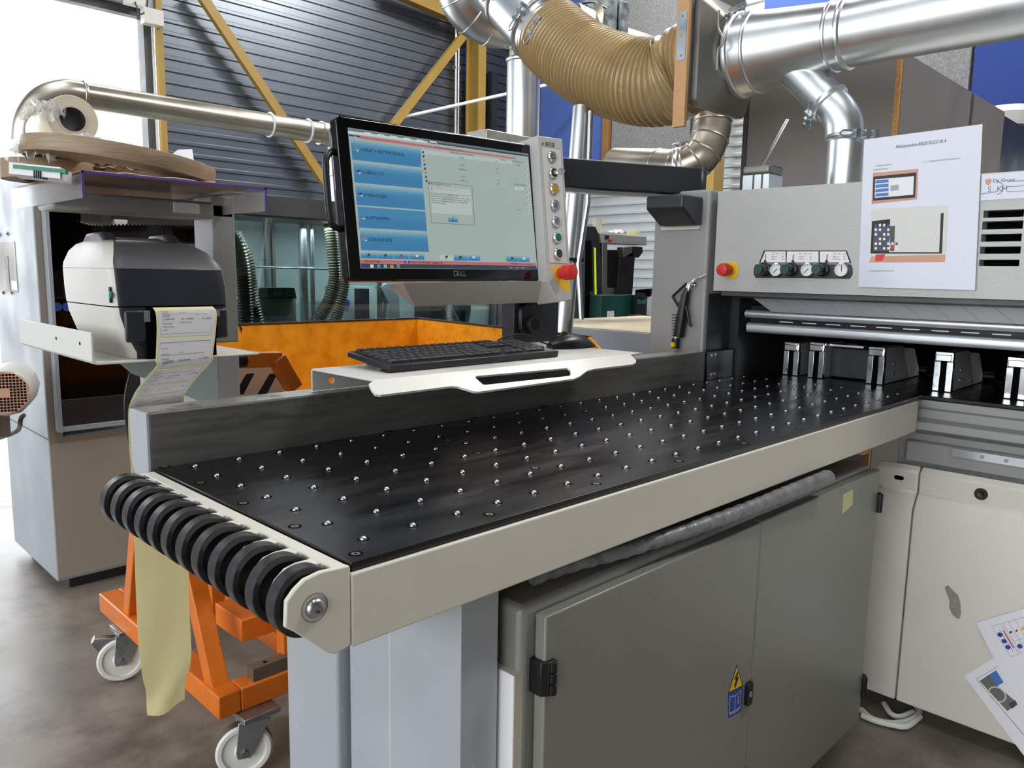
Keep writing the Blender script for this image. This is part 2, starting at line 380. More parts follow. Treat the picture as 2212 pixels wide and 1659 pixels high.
# acoustic panels on the right wall
def wpanel(name, y0, y1, z0, z1, m_, label, cat='wall panel', x=5.86, th=.05):
    tag(MB(m_).box((x-th, min(y0, y1), z0), (x, max(y0, y1), z1)).build(name, bevel=.004), label, cat)
wpanel('blue_panel', 5.28, 5.24+.62, 2.2, 5.05, 'blue_panel', 'deep blue wall panel nearest the yellow corner column')
wpanel('wood_strip', 5.17, 5.26, 2.2, 5.05, 'wood_post', 'brown wooden strip between the deep blue and the lighter blue wall panel', 'strip', 5.86, .08)
wpanel('blue_panel', 4.30, 5.15, 2.2, 5.05, 'blue_lit', 'lighter blue wall panel behind the slanted silver pipe')
wpanel('wood_strip', 4.20, 4.28, 2.2, 5.05, 'wood_post', 'brown wooden strip between lighter blue and speckled grey wall panels', 'strip', 5.86, .08)
wpanel('acoustic_panel', 3.28, 4.18, 2.2, 5.05, 'acoustic', 'speckled grey felt wall panel above the beige hose')
wpanel('dark_strip', 3.2, 3.27, 2.2, 5.05, 'charcoal', 'dark strip at the right edge of the speckled grey panel', 'strip', 5.86, .07)
wpanel('blue_panel', 1.70, 2.62, 2.75, 5.05, 'blue_lit', 'blue wall panel just above the big silver duct')
wpanel('acoustic_panel', 1.02, 1.68, 2.1, 5.05, 'acoustic', 'speckled grey felt wall panel above the brown-grey booth roof')
wpanel('blue_panel', -1.2, 1.0, 2.1, 5.05, 'blue_panel', 'vivid blue wall panel at the right edge of the photo')
# grey booth behind the saw
t = thing('saw_booth', 'large brown-grey panelled booth standing behind the saw', 'booth', (3.2, .7, 0))
yc = at(1925, 300, X=2.6).y; ztop = at(1930, 120, X=2.6).z+.01
m = MB('booth_grey'); m.box((2.6, yc, 0), (2.64, .945, ztop)); m.build('end_panel', t)
x1 = at(2080, 300, Y=yc).x; x2 = at(2156, 300, Y=yc).x
MB('chipboard').box((2.597, yc-.016, 0), (2.615, yc, ztop)).build('board_edge', t)
MB('booth_grey').box((2.616, yc-.018, 0), (x1, yc, ztop)).build('side_panel', t)
MB('booth_edge').box((x1, yc-.012, 0), (x1+.05, yc, ztop)).build('joint_strip', t)
MB('booth_grey').box((x1+.05, yc-.018, 0), (x2, yc, ztop)).build('side_panel', t)
MB('booth_edge').box((2.64, yc, ztop-.03), (x2, .945, ztop)).build('roof_panel', t)
MB('booth_edge').box((2.594, .945, 0), (2.64, .965, ztop)).build('corner_strip', t)
m = MB('charcoal').box((x2, yc-.0, 0), (5.6, yc+.7, at(2200, 268, Y=yc).z))
tag(m.build('dark_cupboard'), 'dark cupboard right of the brown-grey booth, behind the paper notice', 'cupboard')
q = at(2178, 240, Y=yc+.3)
m = MB('dull_white'); m.lathe((q.x, q.y, q.z-.12), (0, 0, 1), [(.02, -.25), (.03, 0), (.13, .02), (.15, .1), (.13, .14)], 24)
tag(m.build('vent_cap'), 'pale round vent cap on top of the dark cupboard', 'vent')

# ---------------------------------------------------------------- the panel saw
saw = thing('panel_saw', 'grey beam panel saw with long hood, silver beams, grippers and beige front doors', 'saw', (2.2, -.2, 0))
XP = 1.66; yL = .517
hood = MB('hood_grey').box((XP, -.95, 1.21), (2.35, yL, 1.512)).build('hood', saw, bevel=.006)
slots = []; TOPS = [(452, 467), (478, 494), (505, 521), (533, 548), (560, 576)]
def pp(x, y): return at(x, y, X=XP)
for k, (x0, x1, a, b) in enumerate(((2125, 2211, 455, 468), (2122.5, 2209, 478.5, 494), (2120, 2206, 506, 521), (2117.5, 2204, 533, 548), (2115.5, 2201, 561, 575))):
    A_, B_ = pp(x0, a), pp(x1, b)
    slots.append(MB('void').box((XP-.02, B_.y, B_.z), (XP+.05, A_.y, A_.z)))
cut(hood, slots)
m = MB('void').box((XP+.045, -.6, 1.24), (XP+.06, -.15, 1.46)); m.build('vent_shadow_box', saw)  # black box standing in for the shade behind the slots
# lower lip of the hood and hanging strips
m = MB('dark_grey'); m.prism([(1.675, -.95, 1.2105), (1.675, -.95, 1.196), (1.70, -.95, 1.190), (1.72, -.95, 1.200), (2.2, -.95, 1.2105)], (0, yL+.93, 0)); m.build('under_hood', saw)
z1 = 1.137; z2 = 1.0925
m = MB('alu_matte'); m.lathe((1.81, -.95, z1), (0, 1, 0), [(.0122, 0), (.0122, 1.43)], 20); m.build('pressure_rod', saw)
m = MB('alu_matte'); pts = [(1.82+x, -.95, z2+z) for x, z in rrect(.03, .031, .011, 4)]; m.prism(pts, (0, 1.425, 0)); m.box((1.803, -.95, z2+.002), (1.8055, .47, z2+.005)); m.build('pressure_beam', saw)
y = .43; k = 0
m0 = None
while y > -.85:
    m = MB('curtain'); wv = .066; a = (1.735, y, 1.178); sk = .05
    m.prism([(1.725, y, 1.199), (1.725, y-.0715, 1.199), (1.785, y-.0715-sk, 1.147), (1.785, y-sk, 1.147)], (.0022, 0, .001)); m.use('white'); m.box((1.794, y-sk-wv*.95, 1.1475), (1.799, y-sk-wv*.35, 1.1505)); m.box((1.800, y-sk-wv*.95, 1.116), (1.803, y-sk-wv*.3, 1.1185)); m.build('curtain_strip', saw)
    y -= .073; k += 1
MB('charcoal').box((1.88, -.95, 1.075), (1.95, .5, 1.16)).build('inner_cover', saw)
MB('void').box((2.38, -.95, .93), (2.42, .53, 1.2)).build('rear_shadow_panel', saw)  # black sheet standing in for shade at the back of the saw
# column
m = MB('grey_paint'); m.box((1.64, .532, 0), (1.80, .735, 1.519)); m.build('column', saw, bevel=.008, bseg=3)
m = MB('charcoal'); m.prism([(1.66, .53, 1.20), (1.80, .53, 1.20), (1.92, .53, .93), (1.66, .53, .93)], (.0, .004, 0)); m.box((1.80, .50, .93), (2.4, .535, 1.2)); m.build('side_plate', saw)
# saw table
m = MB('phenolic'); m.box((1.8535, -.95, .918), (2.38, .507, .93)); m.build('saw_table', saw, bevel=.003)
sv = MB('grey_paint')
sv.prism([(1.858, 0, .917), (1.858, 0, .895), (1.84, 0, .893), (1.84, 0, .868), (1.80, 0, .862), (1.80, 0, .84), (1.86, 0, .82), (1.86, 0, .10), (2.38, 0, .10), (2.38, 0, .917)], (0, -.95, 0))
o = sv.build('base_frame', saw, bevel=.002)
m = MB('grey_paint'); m.box((1.83, -.95, .74), (1.862, -.03, .80)); m.build('front_beam', saw, bevel=.004)
qa, qb = at(2056, 976, X=1.825), at(2300, 1010, X=1.825)
m = MB('alu'); m.box((1.818, -.9, qa.z-.011), (1.83, qa.y, qa.z+.011)); m.use('grey_paint')
for px, py in ((2073, 976), (2122, 984), (2174, 992)):
    c = at(px, py, X=1.818); m.lathe((1.8185, c.y, qa.z), (-1, 0, 0), [(.0055, 0), (.0055, .001)], 14)
m.build('sensor_strip', saw)
# beige front panels
XB = 1.765
y0 = at(1957, 1250, X=XB).y
def panel(name, ya, yb, ztop_=None):
    m = MB('beige')
    m.prism([(XB, ya, .05), (XB, ya, .615), (XB+.022, ya, .655), (XB+.03, ya, .66), (XB+.03, ya, .72), (XB+.05, ya, .735), (XB+.06, ya, .05)], (0, yb-ya, 0))
    return m.build(name, saw, bevel=.004)
panel('corner_panel', y0+.002, .03)
door = panel('front_door', y0-.002, -.95)
c = at(2123, 1033, X=XB+.03); m = MB('black').lathe((XB+.03, c.y, .692), (-1, 0, 0), [(.016, 0), (.016, .003), (.014, .005), (.009, .005), (.009, .003), (.003, .002)], 24)
m.build('lock', door)
c = at(1944, 1009, X=XB+.03); m = MB('void'); m.prism([(XB+.029, c.y+x, .695+z) for x, z in rrect(.026, .012, .0059, 5)], (.002, 0, 0)); m.build('slot_hole', saw)
# stain on the door
c = at(2055, 1300, X=XB)
m = MB('stain'); ol = [(2040, 1268), (2048, 1264), (2060, 1277), (2070, 1286), (2075, 1305), (2076, 1325), (2073, 1337), (2066, 1336), (2056, 1326), (2050, 1312), (2051, 1298)]
m.prism([at(x, y, X=XB-.0004) for x, y in ol], (.0003, 0, 0)); m.build('stain_mark', door)
m = MB('charcoal').box((1.86, -.95, .0), (2.3, .45, .1)); m.build('plinth', saw)
# gauges
def atp(x, y, X): return at(x, y, X=X)
ol = [(1633, 571), (1838, 571), (1842, 580), (1842, 592), (1836, 602), (1633, 600), (1629, 592), (1629, 580)]
gp = MB('charcoal').prism([pp(x, y)-V((.004, 0, 0)) for x, y in ol], (.0045, 0, 0)).build('gauge_panel', saw, bevel=.0015)
for cx_ in (1680.5, 1747.5, 1821):
    c = pp(cx_, 583); m = MB('chrome'); R = .0195
    m.lathe((XP-.004, c.y, c.z), (-1, 0, 0), [(R, 0), (R, .011), (R*.92, .012), (R*.86, .008), (R*.85, .006)], 28); m.use('white'); m.lathe((XP-.0104, c.y, c.z), (-1, 0, 0), [(R*.85, 0), (R*.85, .0003)], 28)
    m.use('ink'); xg = XP-.0109
    for k in range(11):
        a = math.radians(225-27*k); m.obox((xg, c.y-.0135*math.cos(a), c.z+.0135*math.sin(a)), (.0002, 0, 0), (0, -.0018*math.cos(a), .0018*math.sin(a)), (0, .0003*math.sin(a), .0003*math.cos(a)))
    a = math.radians({1680.5: 225, 1747.5: 225, 1821: 92}[cx_]); dv = V((0, -math.cos(a), math.sin(a))); sd = V((0, math.sin(a), math.cos(a)))
    m.obox(V((xg, c.y, c.z))+dv*.004, (.0002, 0, 0), dv*.0085, sd*.0011); m.use('ink_grey'); m.text('bar', (xg, c.y+.004, c.z-.012), (0, -1, 0), (0, 0, 1), .005)
    m.build('pressure_gauge', gp)
for cx_ in (1655, 1711.5, 1779):
    c = pp(cx_, 582.5); m = MB('black'); m.lathe((XP-.004, c.y, c.z), (-1, 0, 0), [(.019, 0), (.019, .012), (.015, .014), (.015, .042), (.0135, .046)], 24); m.use('knob_green'); m.lathe((XP-.0501, c.y, c.z), (-1, 0, 0), [(.0125, 0), (.0125, .0006)], 24); m.build('regulator_knob', gp)
lp = MB('ink')
X0 = XP-.0012
lp.prism([at(x, y, X=X0) for x, y in ((1650, 541), (1829, 541), (1839, 569), (1639, 569))], (.001, 0, 0))
lp.use('label_white')
for pts in (((1653, 543), (1697, 543), (1697, 567), (1643, 567)), ((1700, 543), (1768, 543), (1768, 567), (1699, 567)), ((1771, 543), (1827, 543), (1835, 567), (1771, 567))):
    lp.quad(*[at(x, y, X=X0-.0003) for x, y in pts])
lp.use('ink'); X1 = X0-.0005
def wr(mb, s, x, y, X, size, al='LEFT'): mb.text(s, at(x, y, X=X), (0, -1, 0), (0, 0, 1), size, al)
for x, a, b in ((1666, ('MAX 6', '87'), ('MIN 4', '58')), (1726, ('MAX 5', '65'), ('MIN 3', '43')), (1799, ('MAX 6', '87'), ('MIN 2,5', '36'))):
    wr(lp, 'bar', x+11, 549.5, X1, .006); wr(lp, 'p.s.i', x+22, 549.5, X1, .006)
    for k, r in enumerate((a, b)): wr(lp, r[0], x, 556+k*5, X1, .006); wr(lp, r[1], x+23, 556+k*5, X1, .006)
    c = at(x+4, 547.5, X=X1); lp.lathe((X1, c.y, c.z), (-1, 0, 0), [(.0028, 0), (.0034, 0), (.0034, .0003), (.0028, .0003)], 14, False)
    c = at(x-13, 560, X=X1); lp.box((X1-.0003, c.y-.004, c.z-.008), (X1, c.y+.004, c.z-.003)); lp.box((X1-.0003, c.y-.0012, c.z-.003), (X1, c.y+.0012, c.z+.014)); lp.box((X1-.0003, c.y-.007, c.z-.0095), (X1, c.y+.007, c.z-.0085))
lp.build('gauge_label', saw, smooth=0)
def estop(parent, o, n, r=.02):
    n = V(n).normalized(); o = V(o)
    m = MB('red'); m.lathe(o+n*.006, n, [(r*.72, 0), (r*.72, .012), (r*.98, .016), (r, .022), (r, .038), (r*.9, .045), (r*.6, .047), (.0005, .0475)], 28)
    return m.build('stop_button', parent)
c = pp(1578, 583)
yp = MB('yellow').prism([pp(x, y)-V((.003, 0, 0)) for x, y in ((1566, 566), (1590, 566), (1595, 574), (1595, 592), (1589, 601), (1566, 600), (1562, 592), (1562, 574))], (.0035, 0, 0)).build('stop_button_plate', saw)
estop(yp, (XP-.003, c.y, c.z), (-1, 0, 0), .0195)
# grippers on the saw table
def gripper(bx, by, tz, wpx):
    c = at(bx, by, X=1.96); y = c.y; h = tz; wd = wpx
    g = MB('grey_paint')
    g.prism([(1.99, y-wd*.46, .931), (1.99, y-wd*.46, .93+h-.004), (2.14, y-wd*.46, .93+h-.004), (2.22, y-wd*.46, .931)], (0, wd*.92, 0))
    g.use('beige'); g.prism([(2.14, y-wd*.4, .931), (2.14, y-wd*.4, .93+h-.02), (2.26, y-wd*.4, .93+h-.02), (2.34, y-wd*.4, .931)], (0, wd*.8, 0))
    body = g.build('gripper', saw, bevel=.004)
    m = MB('chrome')
    for s_ in (-1, 1): m.box((1.972, y+s_*wd*.5-(wd*.34 if s_ > 0 else 0), .932), (1.99, y+s_*wd*.5+(wd*.34 if s_ < 0 else 0), .93+h-.03))
    m.build('jaw_plate', body, bevel=.001)
    m = MB('chrome').box((1.964, y-wd*.42, .93+h-.028), (1.992, y+wd*.42, .93+h-.008)); m.use('chrome').box((1.972, y-wd*.5, .93+h-.03), (1.985, y+wd*.5, .93+h)); m.build('jaw_bracket', body, bevel=.002)
    m = MB('void').box((1.985, y-wd*.16, .932), (1.9905, y+wd*.16, .93+h-.03)); m.build('jaw_slot', body)
    m = MB('zinc')
    for dx, dz in ((2.06, .03), (2.06, .06), (2.17, .02)): m.lathe((dx, y-wd*.46, .93+dz), (0, -1, 0), [(.006, 0), (.006, .003), (.003, .003)], 12)
    m.build('bolt', body)
for bx, by, tp, wp in ((1703, 804, .112, .052), (1757, 812, .118, .05), (1885, 824, .118, .05), (2031, 838, .118, .05), (2188, 857, .118, .05)): gripper(bx, by, tp, wp)
m = MB('galvanised'); q = at(1790, 743, X=2.02); m.box((2.0, q.y-.12, 1.035), (2.03, q.y+.02, 1.045)); m.box((2.0, q.y+.015, .98), (2.03, q.y+.02, 1.04)); m.use('charcoal').box((2.03, q.y-.14, .935), (2.2, q.y+.0, 1.03)); m.build('sensor_guard', saw, bevel=.002)
for x, y in ((2.33, -.17), (2.33, -.10), (2.33, .02), (2.33, .1), (2.3, .2)): MB('black').lathe((x, y, .95), (0, 1, 0), [(.016, -.02), (.016, .02)], 14).build('rear_roller', saw)
m = MB('phenolic')
m.box((1.632, .507, .93), (2.38, .5295, 1.021)); fe = m.build('fence_extension', saw, bevel=.002)
m = MB('steel')
for px, py in ((1537, 768), (1545, 766), (1536, 809), (1543, 808), (1633, 752), (1640, 751), (1631, 797), (1637, 795), (1668, 752), (1668, 790)):
    q = at(px, py, Y=.507); m.lathe((q.x, .5072, q.z), (0, -1, 0), [(.005, 0), (.0045, .002), (.001, .002)], 10)
m.build('screw', fe)
# pneumatic actuator on the hood
q0 = at(1603, 408, X=1.80); q1 = at(1660, 408, X=1.80)
a = thing('air_cylinder', 'square grey and silver air cylinder standing on top of the saw hood', 'cylinder', (1.8, (q0.y+q1.y)/2, 1.512))
yc_ = (q0.y+q1.y)/2; wy = abs(q0.y-q1.y)/2
zt = at(1630, 357, X=1.80).z; zb = at(1630, 377, X=1.8).z
m = MB('alu').box((1.80, yc_-wy, 1.512), (1.80+2*wy, yc_+wy, zb)); 
for k in (-.55, .1): m.use('dark_grey').box((1.7985, yc_+wy*k, 1.513), (1.801, yc_+wy*k+.006, zb))
m.build('barrel', a, bevel=.006); MB('dull_sheet').box((1.798, yc_-wy*1.03, zb), (1.802+2*wy, yc_+wy*1.03, zt)).build('end_cap', a, bevel=.008)
tag(MB('steel').tube([at(1646, 360, X=1.9), at(1701, 260, X=2.1)], .0065, 10).build('leaning_rod'), 'thin steel rod leaning up behind the air cylinder on the hood', 'rod')

# posters
XQ = XP-.004
TL, TR, BL, BR = at(1868, 302, X=XQ), at(2123.5, 268.5, X=XQ), at(1855, 620, X=XQ), at(2107, 627, X=XQ)
m = MB('paper_gloss'); n = 10
def bil(u, v, off=0): return (TL*(1-u)+TR*u)*(1-v)+(BL*(1-u)+BR*u)*v-V((off, 0, 0))
rings = []
for j in range(n+1):
    v = j/n; rings.append([bil(u/10, v, .004+.0004*math.sin(PI*u/10)*math.sin(PI*v)) for u in range(11)]+[bil(u/10, v, .003+.0004*math.sin(PI*u/10)*math.sin(PI*v)) for u in range(10, -1, -1)])
m.loft(rings)
def off(u, v): return .0043+.0004*math.sin(PI*u)*math.sin(PI*v)
def uv(x, y):  # pixel on the sheet to (u, v)
    p = at(x, y, X=XQ); u, v = .5, .5
    for _ in range(8):
        e = bil(u, v)-p; u += e.y/((TL-TR).y); v += e.z/((TL-BL).z)
    return u, v
def ink(mt, pts, k=0):
    m.use(mt); m.quad(*[bil(u, v, off(u, v)+k*.0002) for u, v in (uv(*p) for p in pts)])
def ptext(mt, s, x, y, size, al='LEFT', k=.4):
    m.use(mt); u, v = uv(x, y); m.text(s, bil(u, v, off(u, v)+.0004), (TR-TL), (TL-BL), size, al, .66 if size > .01 else .8)
ptext('ink', 'Afsluitprocedure BIESSE SELCO SK 4', 1936, 321, .0118)
ptext('ink_grey', '1.   Programma afsluiten!', 1887, 361, .006); ptext('ink_grey', 'Kruisje rechtsboven', 1887, 369, .006)
ptext('ink_grey', '2.  E:\\ > Programma KILLAP_HL opstarten !!', 1993, 352, .006)
ptext('ink_grey', '3.   Dubbel klikken op End-Process', 1876, 587, .006)
ink('salmon', ((1887, 374), (1985, 365), (1982, 431), (1884, 441)), 1); ink('ink', ((1888, 382), (1981, 373), (1978, 427), (1887, 434)), 2); ink('label_white', ((1892, 388), (1976, 381), (1974, 421), (1891, 428)), 3)
for k in range(4): ink('screen_blue', ((1893, 390+k*9.5), (1921, 387.5+k*9.5), (1921, 394.5+k*9.5), (1892, 397+k*9.5)), 4)
ink('machine_inside', ((1926, 401), (1943, 399), (1943, 411), (1925, 413)), 4)
ink('dull_white', ((1884, 452), (2050, 443), (2044, 566), (1877, 567)), 1); ink('ink', ((1885, 478), (2040, 460), (2036, 548), (1882, 548)), 2); ink('dull_white', ((1925, 462), (2034, 455), (2030, 545), (1922, 545)), 3)  # second screenshot paled, its washed-out glare put into the colour
ink('dark_grey', ((1889, 490), (1935, 488), (1933, 542), (1887, 543)), 3)
for j in range(6):
    for i in range(6 if j > 3 else 4):
        x, y = 1891+i*9, 484+j*10; ink('label_white' if (i+j) % 3 else 'ink_blue', ((x, y), (x+5, y-.3), (x+5, y+5), (x, y+5.3)), 4)
ink('ink_red', ((1926, 531), (1934, 530.5), (1934, 537), (1926, 537.5)), 5)
ink('salmon', ((1884, 554), (2043, 550), (2042, 566), (1878, 567)), 2); ink('red', ((1893, 550), (1914, 549), (1908, 563), (1892, 565)), 4)
tag(m.build('paper_notice', smooth=40), 'large laminated white notice about the shut-down procedure with two screenshots, on the saw hood', 'notice')
TL, TR, BL, BR = at(2121, 377, X=XQ+.002), at(2290, 365, X=XQ+.002), at(2118, 433, X=XQ+.002), at(2290, 424, X=XQ+.002)
m = MB('paper_gloss'); m.prism([TL, TR, BR, BL], (.0015, 0, 0)); XS = XQ+.0015
m.use('salmon'); m.prism([at(x, y, X=XS) for x, y in ((2127.5, 388), (2135, 386), (2142, 387), (2141, 394), (2135, 401.5), (2128.5, 396))], (.0002, 0, 0))
m.use('ink'); m.text('De Groot', at(2144, 394, X=XS), (0, -1, 0), (0, 0, 1), .0115); m.use('ink_grey')
m.text('S  K', at(2132.5, 415, X=XS), (0, -1, 0), (0, 0, 1), .019); m.text('H', at(2162, 413, X=XS), (0, -1, 0), (0, 0, 1), .019)
for k in range(9):
    a = math.radians(95-22*k); c = at(2150, 407, X=XS); m.obox((XS, c.y-.017*math.cos(a*.8), c.z+.014*math.sin(a)), (.0002, 0, 0), (0, .0018, 0), (0, 0, .001))
m.obox(at(2136, 416.5, X=XS), (.0002, 0, 0), (0, .017, -.002), (0, 0, .0007))
for y in (391, 402, 413): m.obox(at(2196, y, X=XS), (.0002, 0, 0), (0, .02, 0), (0, 0, .0006))
tag(m.build('certificate_sticker', smooth=0), 'white sticker with orange shield and small lettering beside the big notice, above the vent slots', 'sticker')

# compressed-air gun on the column
ag = thing('air_gun', 'black and silver compressed-air gun hanging on the grey column', 'air gun', at(1470, 740, X=1.62))
XG = 1.622
def ga(x, y, dx=0): return at(x, y, X=XG-dx)
m = MB('black'); m.tube([ga(1466, 727), ga(1472, 690), ga(1480, 640), ga(1486, 622)], [.017, .018, .014, .010], 14); m.tube([ga(1453, 640), ga(1483, 612)], .0045, 8); m.tube([ga(1453, 640), ga(1464, 660), ga(1478, 640)], .005, 8)
for k in range(8):
    c = ga(1459, 680+k*6.3); m.obox(c, (.012, 0, 0), (0, .006, 0), (0, 0, .0012))
m.build('grip', ag)
m = MB('chrome'); m.obox((ga(1490, 612)+ga(1474, 676))/2, (.008, 0, 0), (ga(1490, 612)-ga(1474, 676))/2, (ga(1479, 645)-ga(1487, 645))/2); m.build('gun_body', ag, bevel=.003)
m = MB('chrome').tube(spline([ga(1489, 613), ga(1500, 604), ga(1512, 598), ga(1525, 592)]), .0038, 10); m.build('nozzle', ag)
m = MB('chrome'); c = ga(1498, 615); m.lathe(c, (0, 1, 0), [(.007, 0), (.0098, -.003), (.0098, .003), (.007, .003)], 16, False); m.build('hanging_ring', ag)
m = MB('black').tube(spline([ga(1482, 660, .004), ga(1486, 680, .006), ga(1489, 695, .006), ga(1493, 706, .006)]), [.005]*37, 10); m.build('trigger', ag)
m = MB('steel').tube([ga(1461, 722), ga(1460, 732)], .009, 12); m.use('black').tube([ga(1460, 731), ga(1459, 752)], .013, 14); m.use('yellow').tube([ga(1459, 744), ga(1459, 744)-V((.018, 0, 0))], .008, 14); m.build('coupling', ag)
# ---------------------------------------------------------------- the feed table
tb = thing('feed_table', 'long black air table with steel balls, beige front rail and a row of black rollers', 'table', (.4, .2, 0))
ZT = .93
m = MB('phenolic'); m.box((-.0546, -.0567, .9185), (1.852, .5065, ZT))
m.use('steel')
for x, y in ((768, 1196), (1057, 1111), (1288, 1045), (1466, 996), (1607, 958), (1727, 925), (1817, 897), (637, 1137), (525, 1087), (433, 1043), (356, 1008), (837, 930), (968, 951), (1032, 979), (1156, 1011), (1021, 901), (1170, 877)):
    c = at(x, y, Z=ZT); m.use('void'); m.lathe((c.x, c.y, ZT-.001), (0, 0, 1), [(.0092, 0), (.0092, .0013)], 18); m.use('brass_grey'); m.lathe((c.x, c.y, ZT-.001), (0, 0, 1), [(.0058, 0), (.0056, .0014), (.003, .0015), (.002, .0013)], 14)
top = m.build('table_top', tb); bv_ = top.modifiers.new('bevel', 'BEVEL'); bv_.width = .002; bv_.segments = 2; bv_.limit_method = 'ANGLE'; bv_.angle_limit = math.radians(60)
bpos = [(i*.07563, j*.08) for i in range(25) for j in range(7)]
bpos.sort(key=lambda p: (V((p[0], p[1], ZT))-CAM).length)
def ball_mb(mb, x, y):
    mb.use('steel'); mb.sphere((x, y, ZT-.0008), .0048, 12)
    mb.use('void'); mb.lathe((x, y, ZT-.001), (0, 0, 1), [(.0078, 0), (.0078, .0013), (.0056, .00132), (.0054, 0)], 18, False)
    return mb
proto = None
for k, (x, y) in enumerate(bpos[:100]):
    if proto is None: proto = ball_mb(MB('steel'), 0, 0).build('ball_nozzle', tb, smooth=60); o = proto
    else: o = proto.copy(); COL.objects.link(o)
    o.location = V((x, y, 0))-V(tb.location)
m = MB('steel')
for x, y in bpos[100:]: ball_mb(m, x, y)
o = m.build('ball_nozzles', tb, smooth=60); o['kind'] = 'stuff'
m = MB('beige'); m.prism([(-.0605, -.0645, .921), (-.0605, -.0645, .834), (-.0605, -.055, .834), (-.0605, -.052, .912), (-.0605, -.0545, .9165), (-.0605, -.058, .920)], (1.853, 0, 0)); m.build('front_rail', tb, bevel=.003, bseg=3)
m = MB('charcoal').box((-.05, -.053, .85), (1.76, .50, .916)); m.build('under_frame', tb)
fn = MB('fence_steel'); fn.box((-.058, .513, .90), (1.63, .5835, 1.0205)); f0 = fn.build('fence', tb, bevel=.003)
m = MB('worn_steel'); m.box((-.058, .5165, 1.0200), (1.63, .580, 1.0212)); m.build('worn_top', f0, smooth=0)
m = MB('leg_grey'); m.prism([(-.0625, .5125, 1.021), (-.0625, .5835, 1.0195), (-.0625, .5860, 1.012), (-.0625, .5845, .925), (-.0625, .562, .900), (-.0625, .5125, .900)], (.005, 0, 0)); m.build('fence_end_cap', f0, bevel=.001)
# roller beam at the left end
prof = [(-.0615, .931), (-.098, .9335), (-.118, .930), (-.130, .922), (-.1395, .912), (-.1415, .884), (-.131, .876), (-.093, .840), (-.083, .834), (-.066, .836), (-.0615, .839)]
rb = MB('beige'); rb.prism([(x, -.0645, z) for x, z in prof], (0, .007, 0)); rb.prism([(-.058, .500, .9245), (-.09, .500, .9245), (-.105, .500, .91), (-.105, .500, .87), (-.09, .500, .85), (-.058, .500, .84)], (0, .005, 0))
YW0, YW1 = -.038, .480; stp = (YW1-YW0)/11; hw = .0115; ZD = .9268
rb.prism([(-.0565, -.0575, ZD), (-.075, -.0575, ZD), (-.075, -.0575, .838), (-.0565, -.0575, .838)], (0, .562, 0))
ys = [-.0575]+sum([[YW0+k*stp-hw-.002, YW0+k*stp+hw+.002] for k in range(12)], [])+[.505]
for k in range(0, len(ys), 2):
    if ys[k+1]-ys[k] > .002: rb.prism([(-.074, ys[k], ZD), (-.096, ys[k], ZD), (-.110, ys[k], .9238), (-.122, ys[k], .914), (-.128, ys[k], .904), (-.124, ys[k], .902), (-.118, ys[k], .911), (-.108, ys[k], .917), (-.095, ys[k], .9195), (-.074, ys[k], .9195)], (0, ys[k+1]-ys[k], 0))
bm_ = rb.build('roller_beam', tb, bevel=.002)
m = MB('steel'); c = (-.107, -.0645, .896); m.lathe(c, (0, -1, 0), [(.0115, 0), (.0115, .002), (.0105, .005), (.008, .0072), (.0043, .008), (.0038, .008), (.0036, .005), (.0005, .005)], 24); m.use('ink_grey'); m.lathe(c, (0, -1, 0), [(.0155, 0), (.0155, .0006), (.0161, .0006), (.0161, 0)], 32, False); m.build('axle_bolt', bm_)
m = MB('steel').lathe((-.106, -.058, .896), (0, 1, 0), [(.007, 0), (.007, .56)], 14); m.build('axle', bm_)
proto = None
for k in range(12):
    if proto is None:
        m = MB('matte_black'); R = .0392; hw_ = .0092
        m.lathe((0, 0, 0), (0, 1, 0), [(.007, -hw_*.1), (R-.0085, -hw_*.1), (R-.0075, -hw_*.93)], 56, False); m.lathe((0, 0, 0), (0, 1, 0), [(R-.0075, hw_*.93), (R-.0085, hw_*.1), (.007, hw_*.1)], 56, False); m.use('rubber'); m.lathe((0, 0, 0), (0, 1, 0), [(R-.0075, -hw_*.93), (R-.001, -hw_), (R, -hw_*.92), (R, hw_*.92), (R-.001, hw_), (R-.0075, hw_*.93)], 56, False)
        m.use('matte_black'); m.prism([(.015, -.006, .030), (.030, -.006, .026), (.030, -.006, .020), (.015, -.006, .022)], (0, .012, 0))
        o = proto = m.build('roller_wheel', tb, smooth=30)
    else: o = proto.copy(); COL.objects.link(o)
    o.location = V((-.106, YW0+k*stp, .896))-V(tb.location)
# legs
b0, b1 = at(995, 1500, Y=-.02), at(1074, 1500, Y=-.02); b2 = at(757, 1500, X=b0.x)
m = MB('leg_grey').box((b0.x, -.02, 0), (b1.x, b2.y, .85)); m.use('offwhite'); q = at(842, 1500, X=b0.x); m.box((b0.x-.0008, q.y-.001, 0), (b0.x+.001, q.y+.001, .85)); m.build('leg', tb, bevel=.006)
a0 = at(727, 1500, Y=b2.y+.01); a1 = at(620, 1500, X=a0.x)
m = MB('leg_grey').box((a0.x, b2.y+.01, 0), (b0.x+.05, a1.y, .85)); m.build('leg', tb, bevel=.006)
# white board between leg and cabinet
c0 = at(1110, 1462, Y=-.045); c1 = at(1135, 1450, Y=-.045)
m = MB('white').box((c0.x, -.0445, 0), (c1.x-.001, .06, c0.z)); m.use('board_edge').box((c0.x+.001, -.0455, 0), (c1.x, -.0445, c0.z)); m.box((c0.x+.001, -.0455, c0.z-.0005), (c1.x, .06, c0.z+.0005))
tag(m.build('white_board', smooth=0), 'white coated board standing upright between the grey table leg and the grey cabinet', 'board')

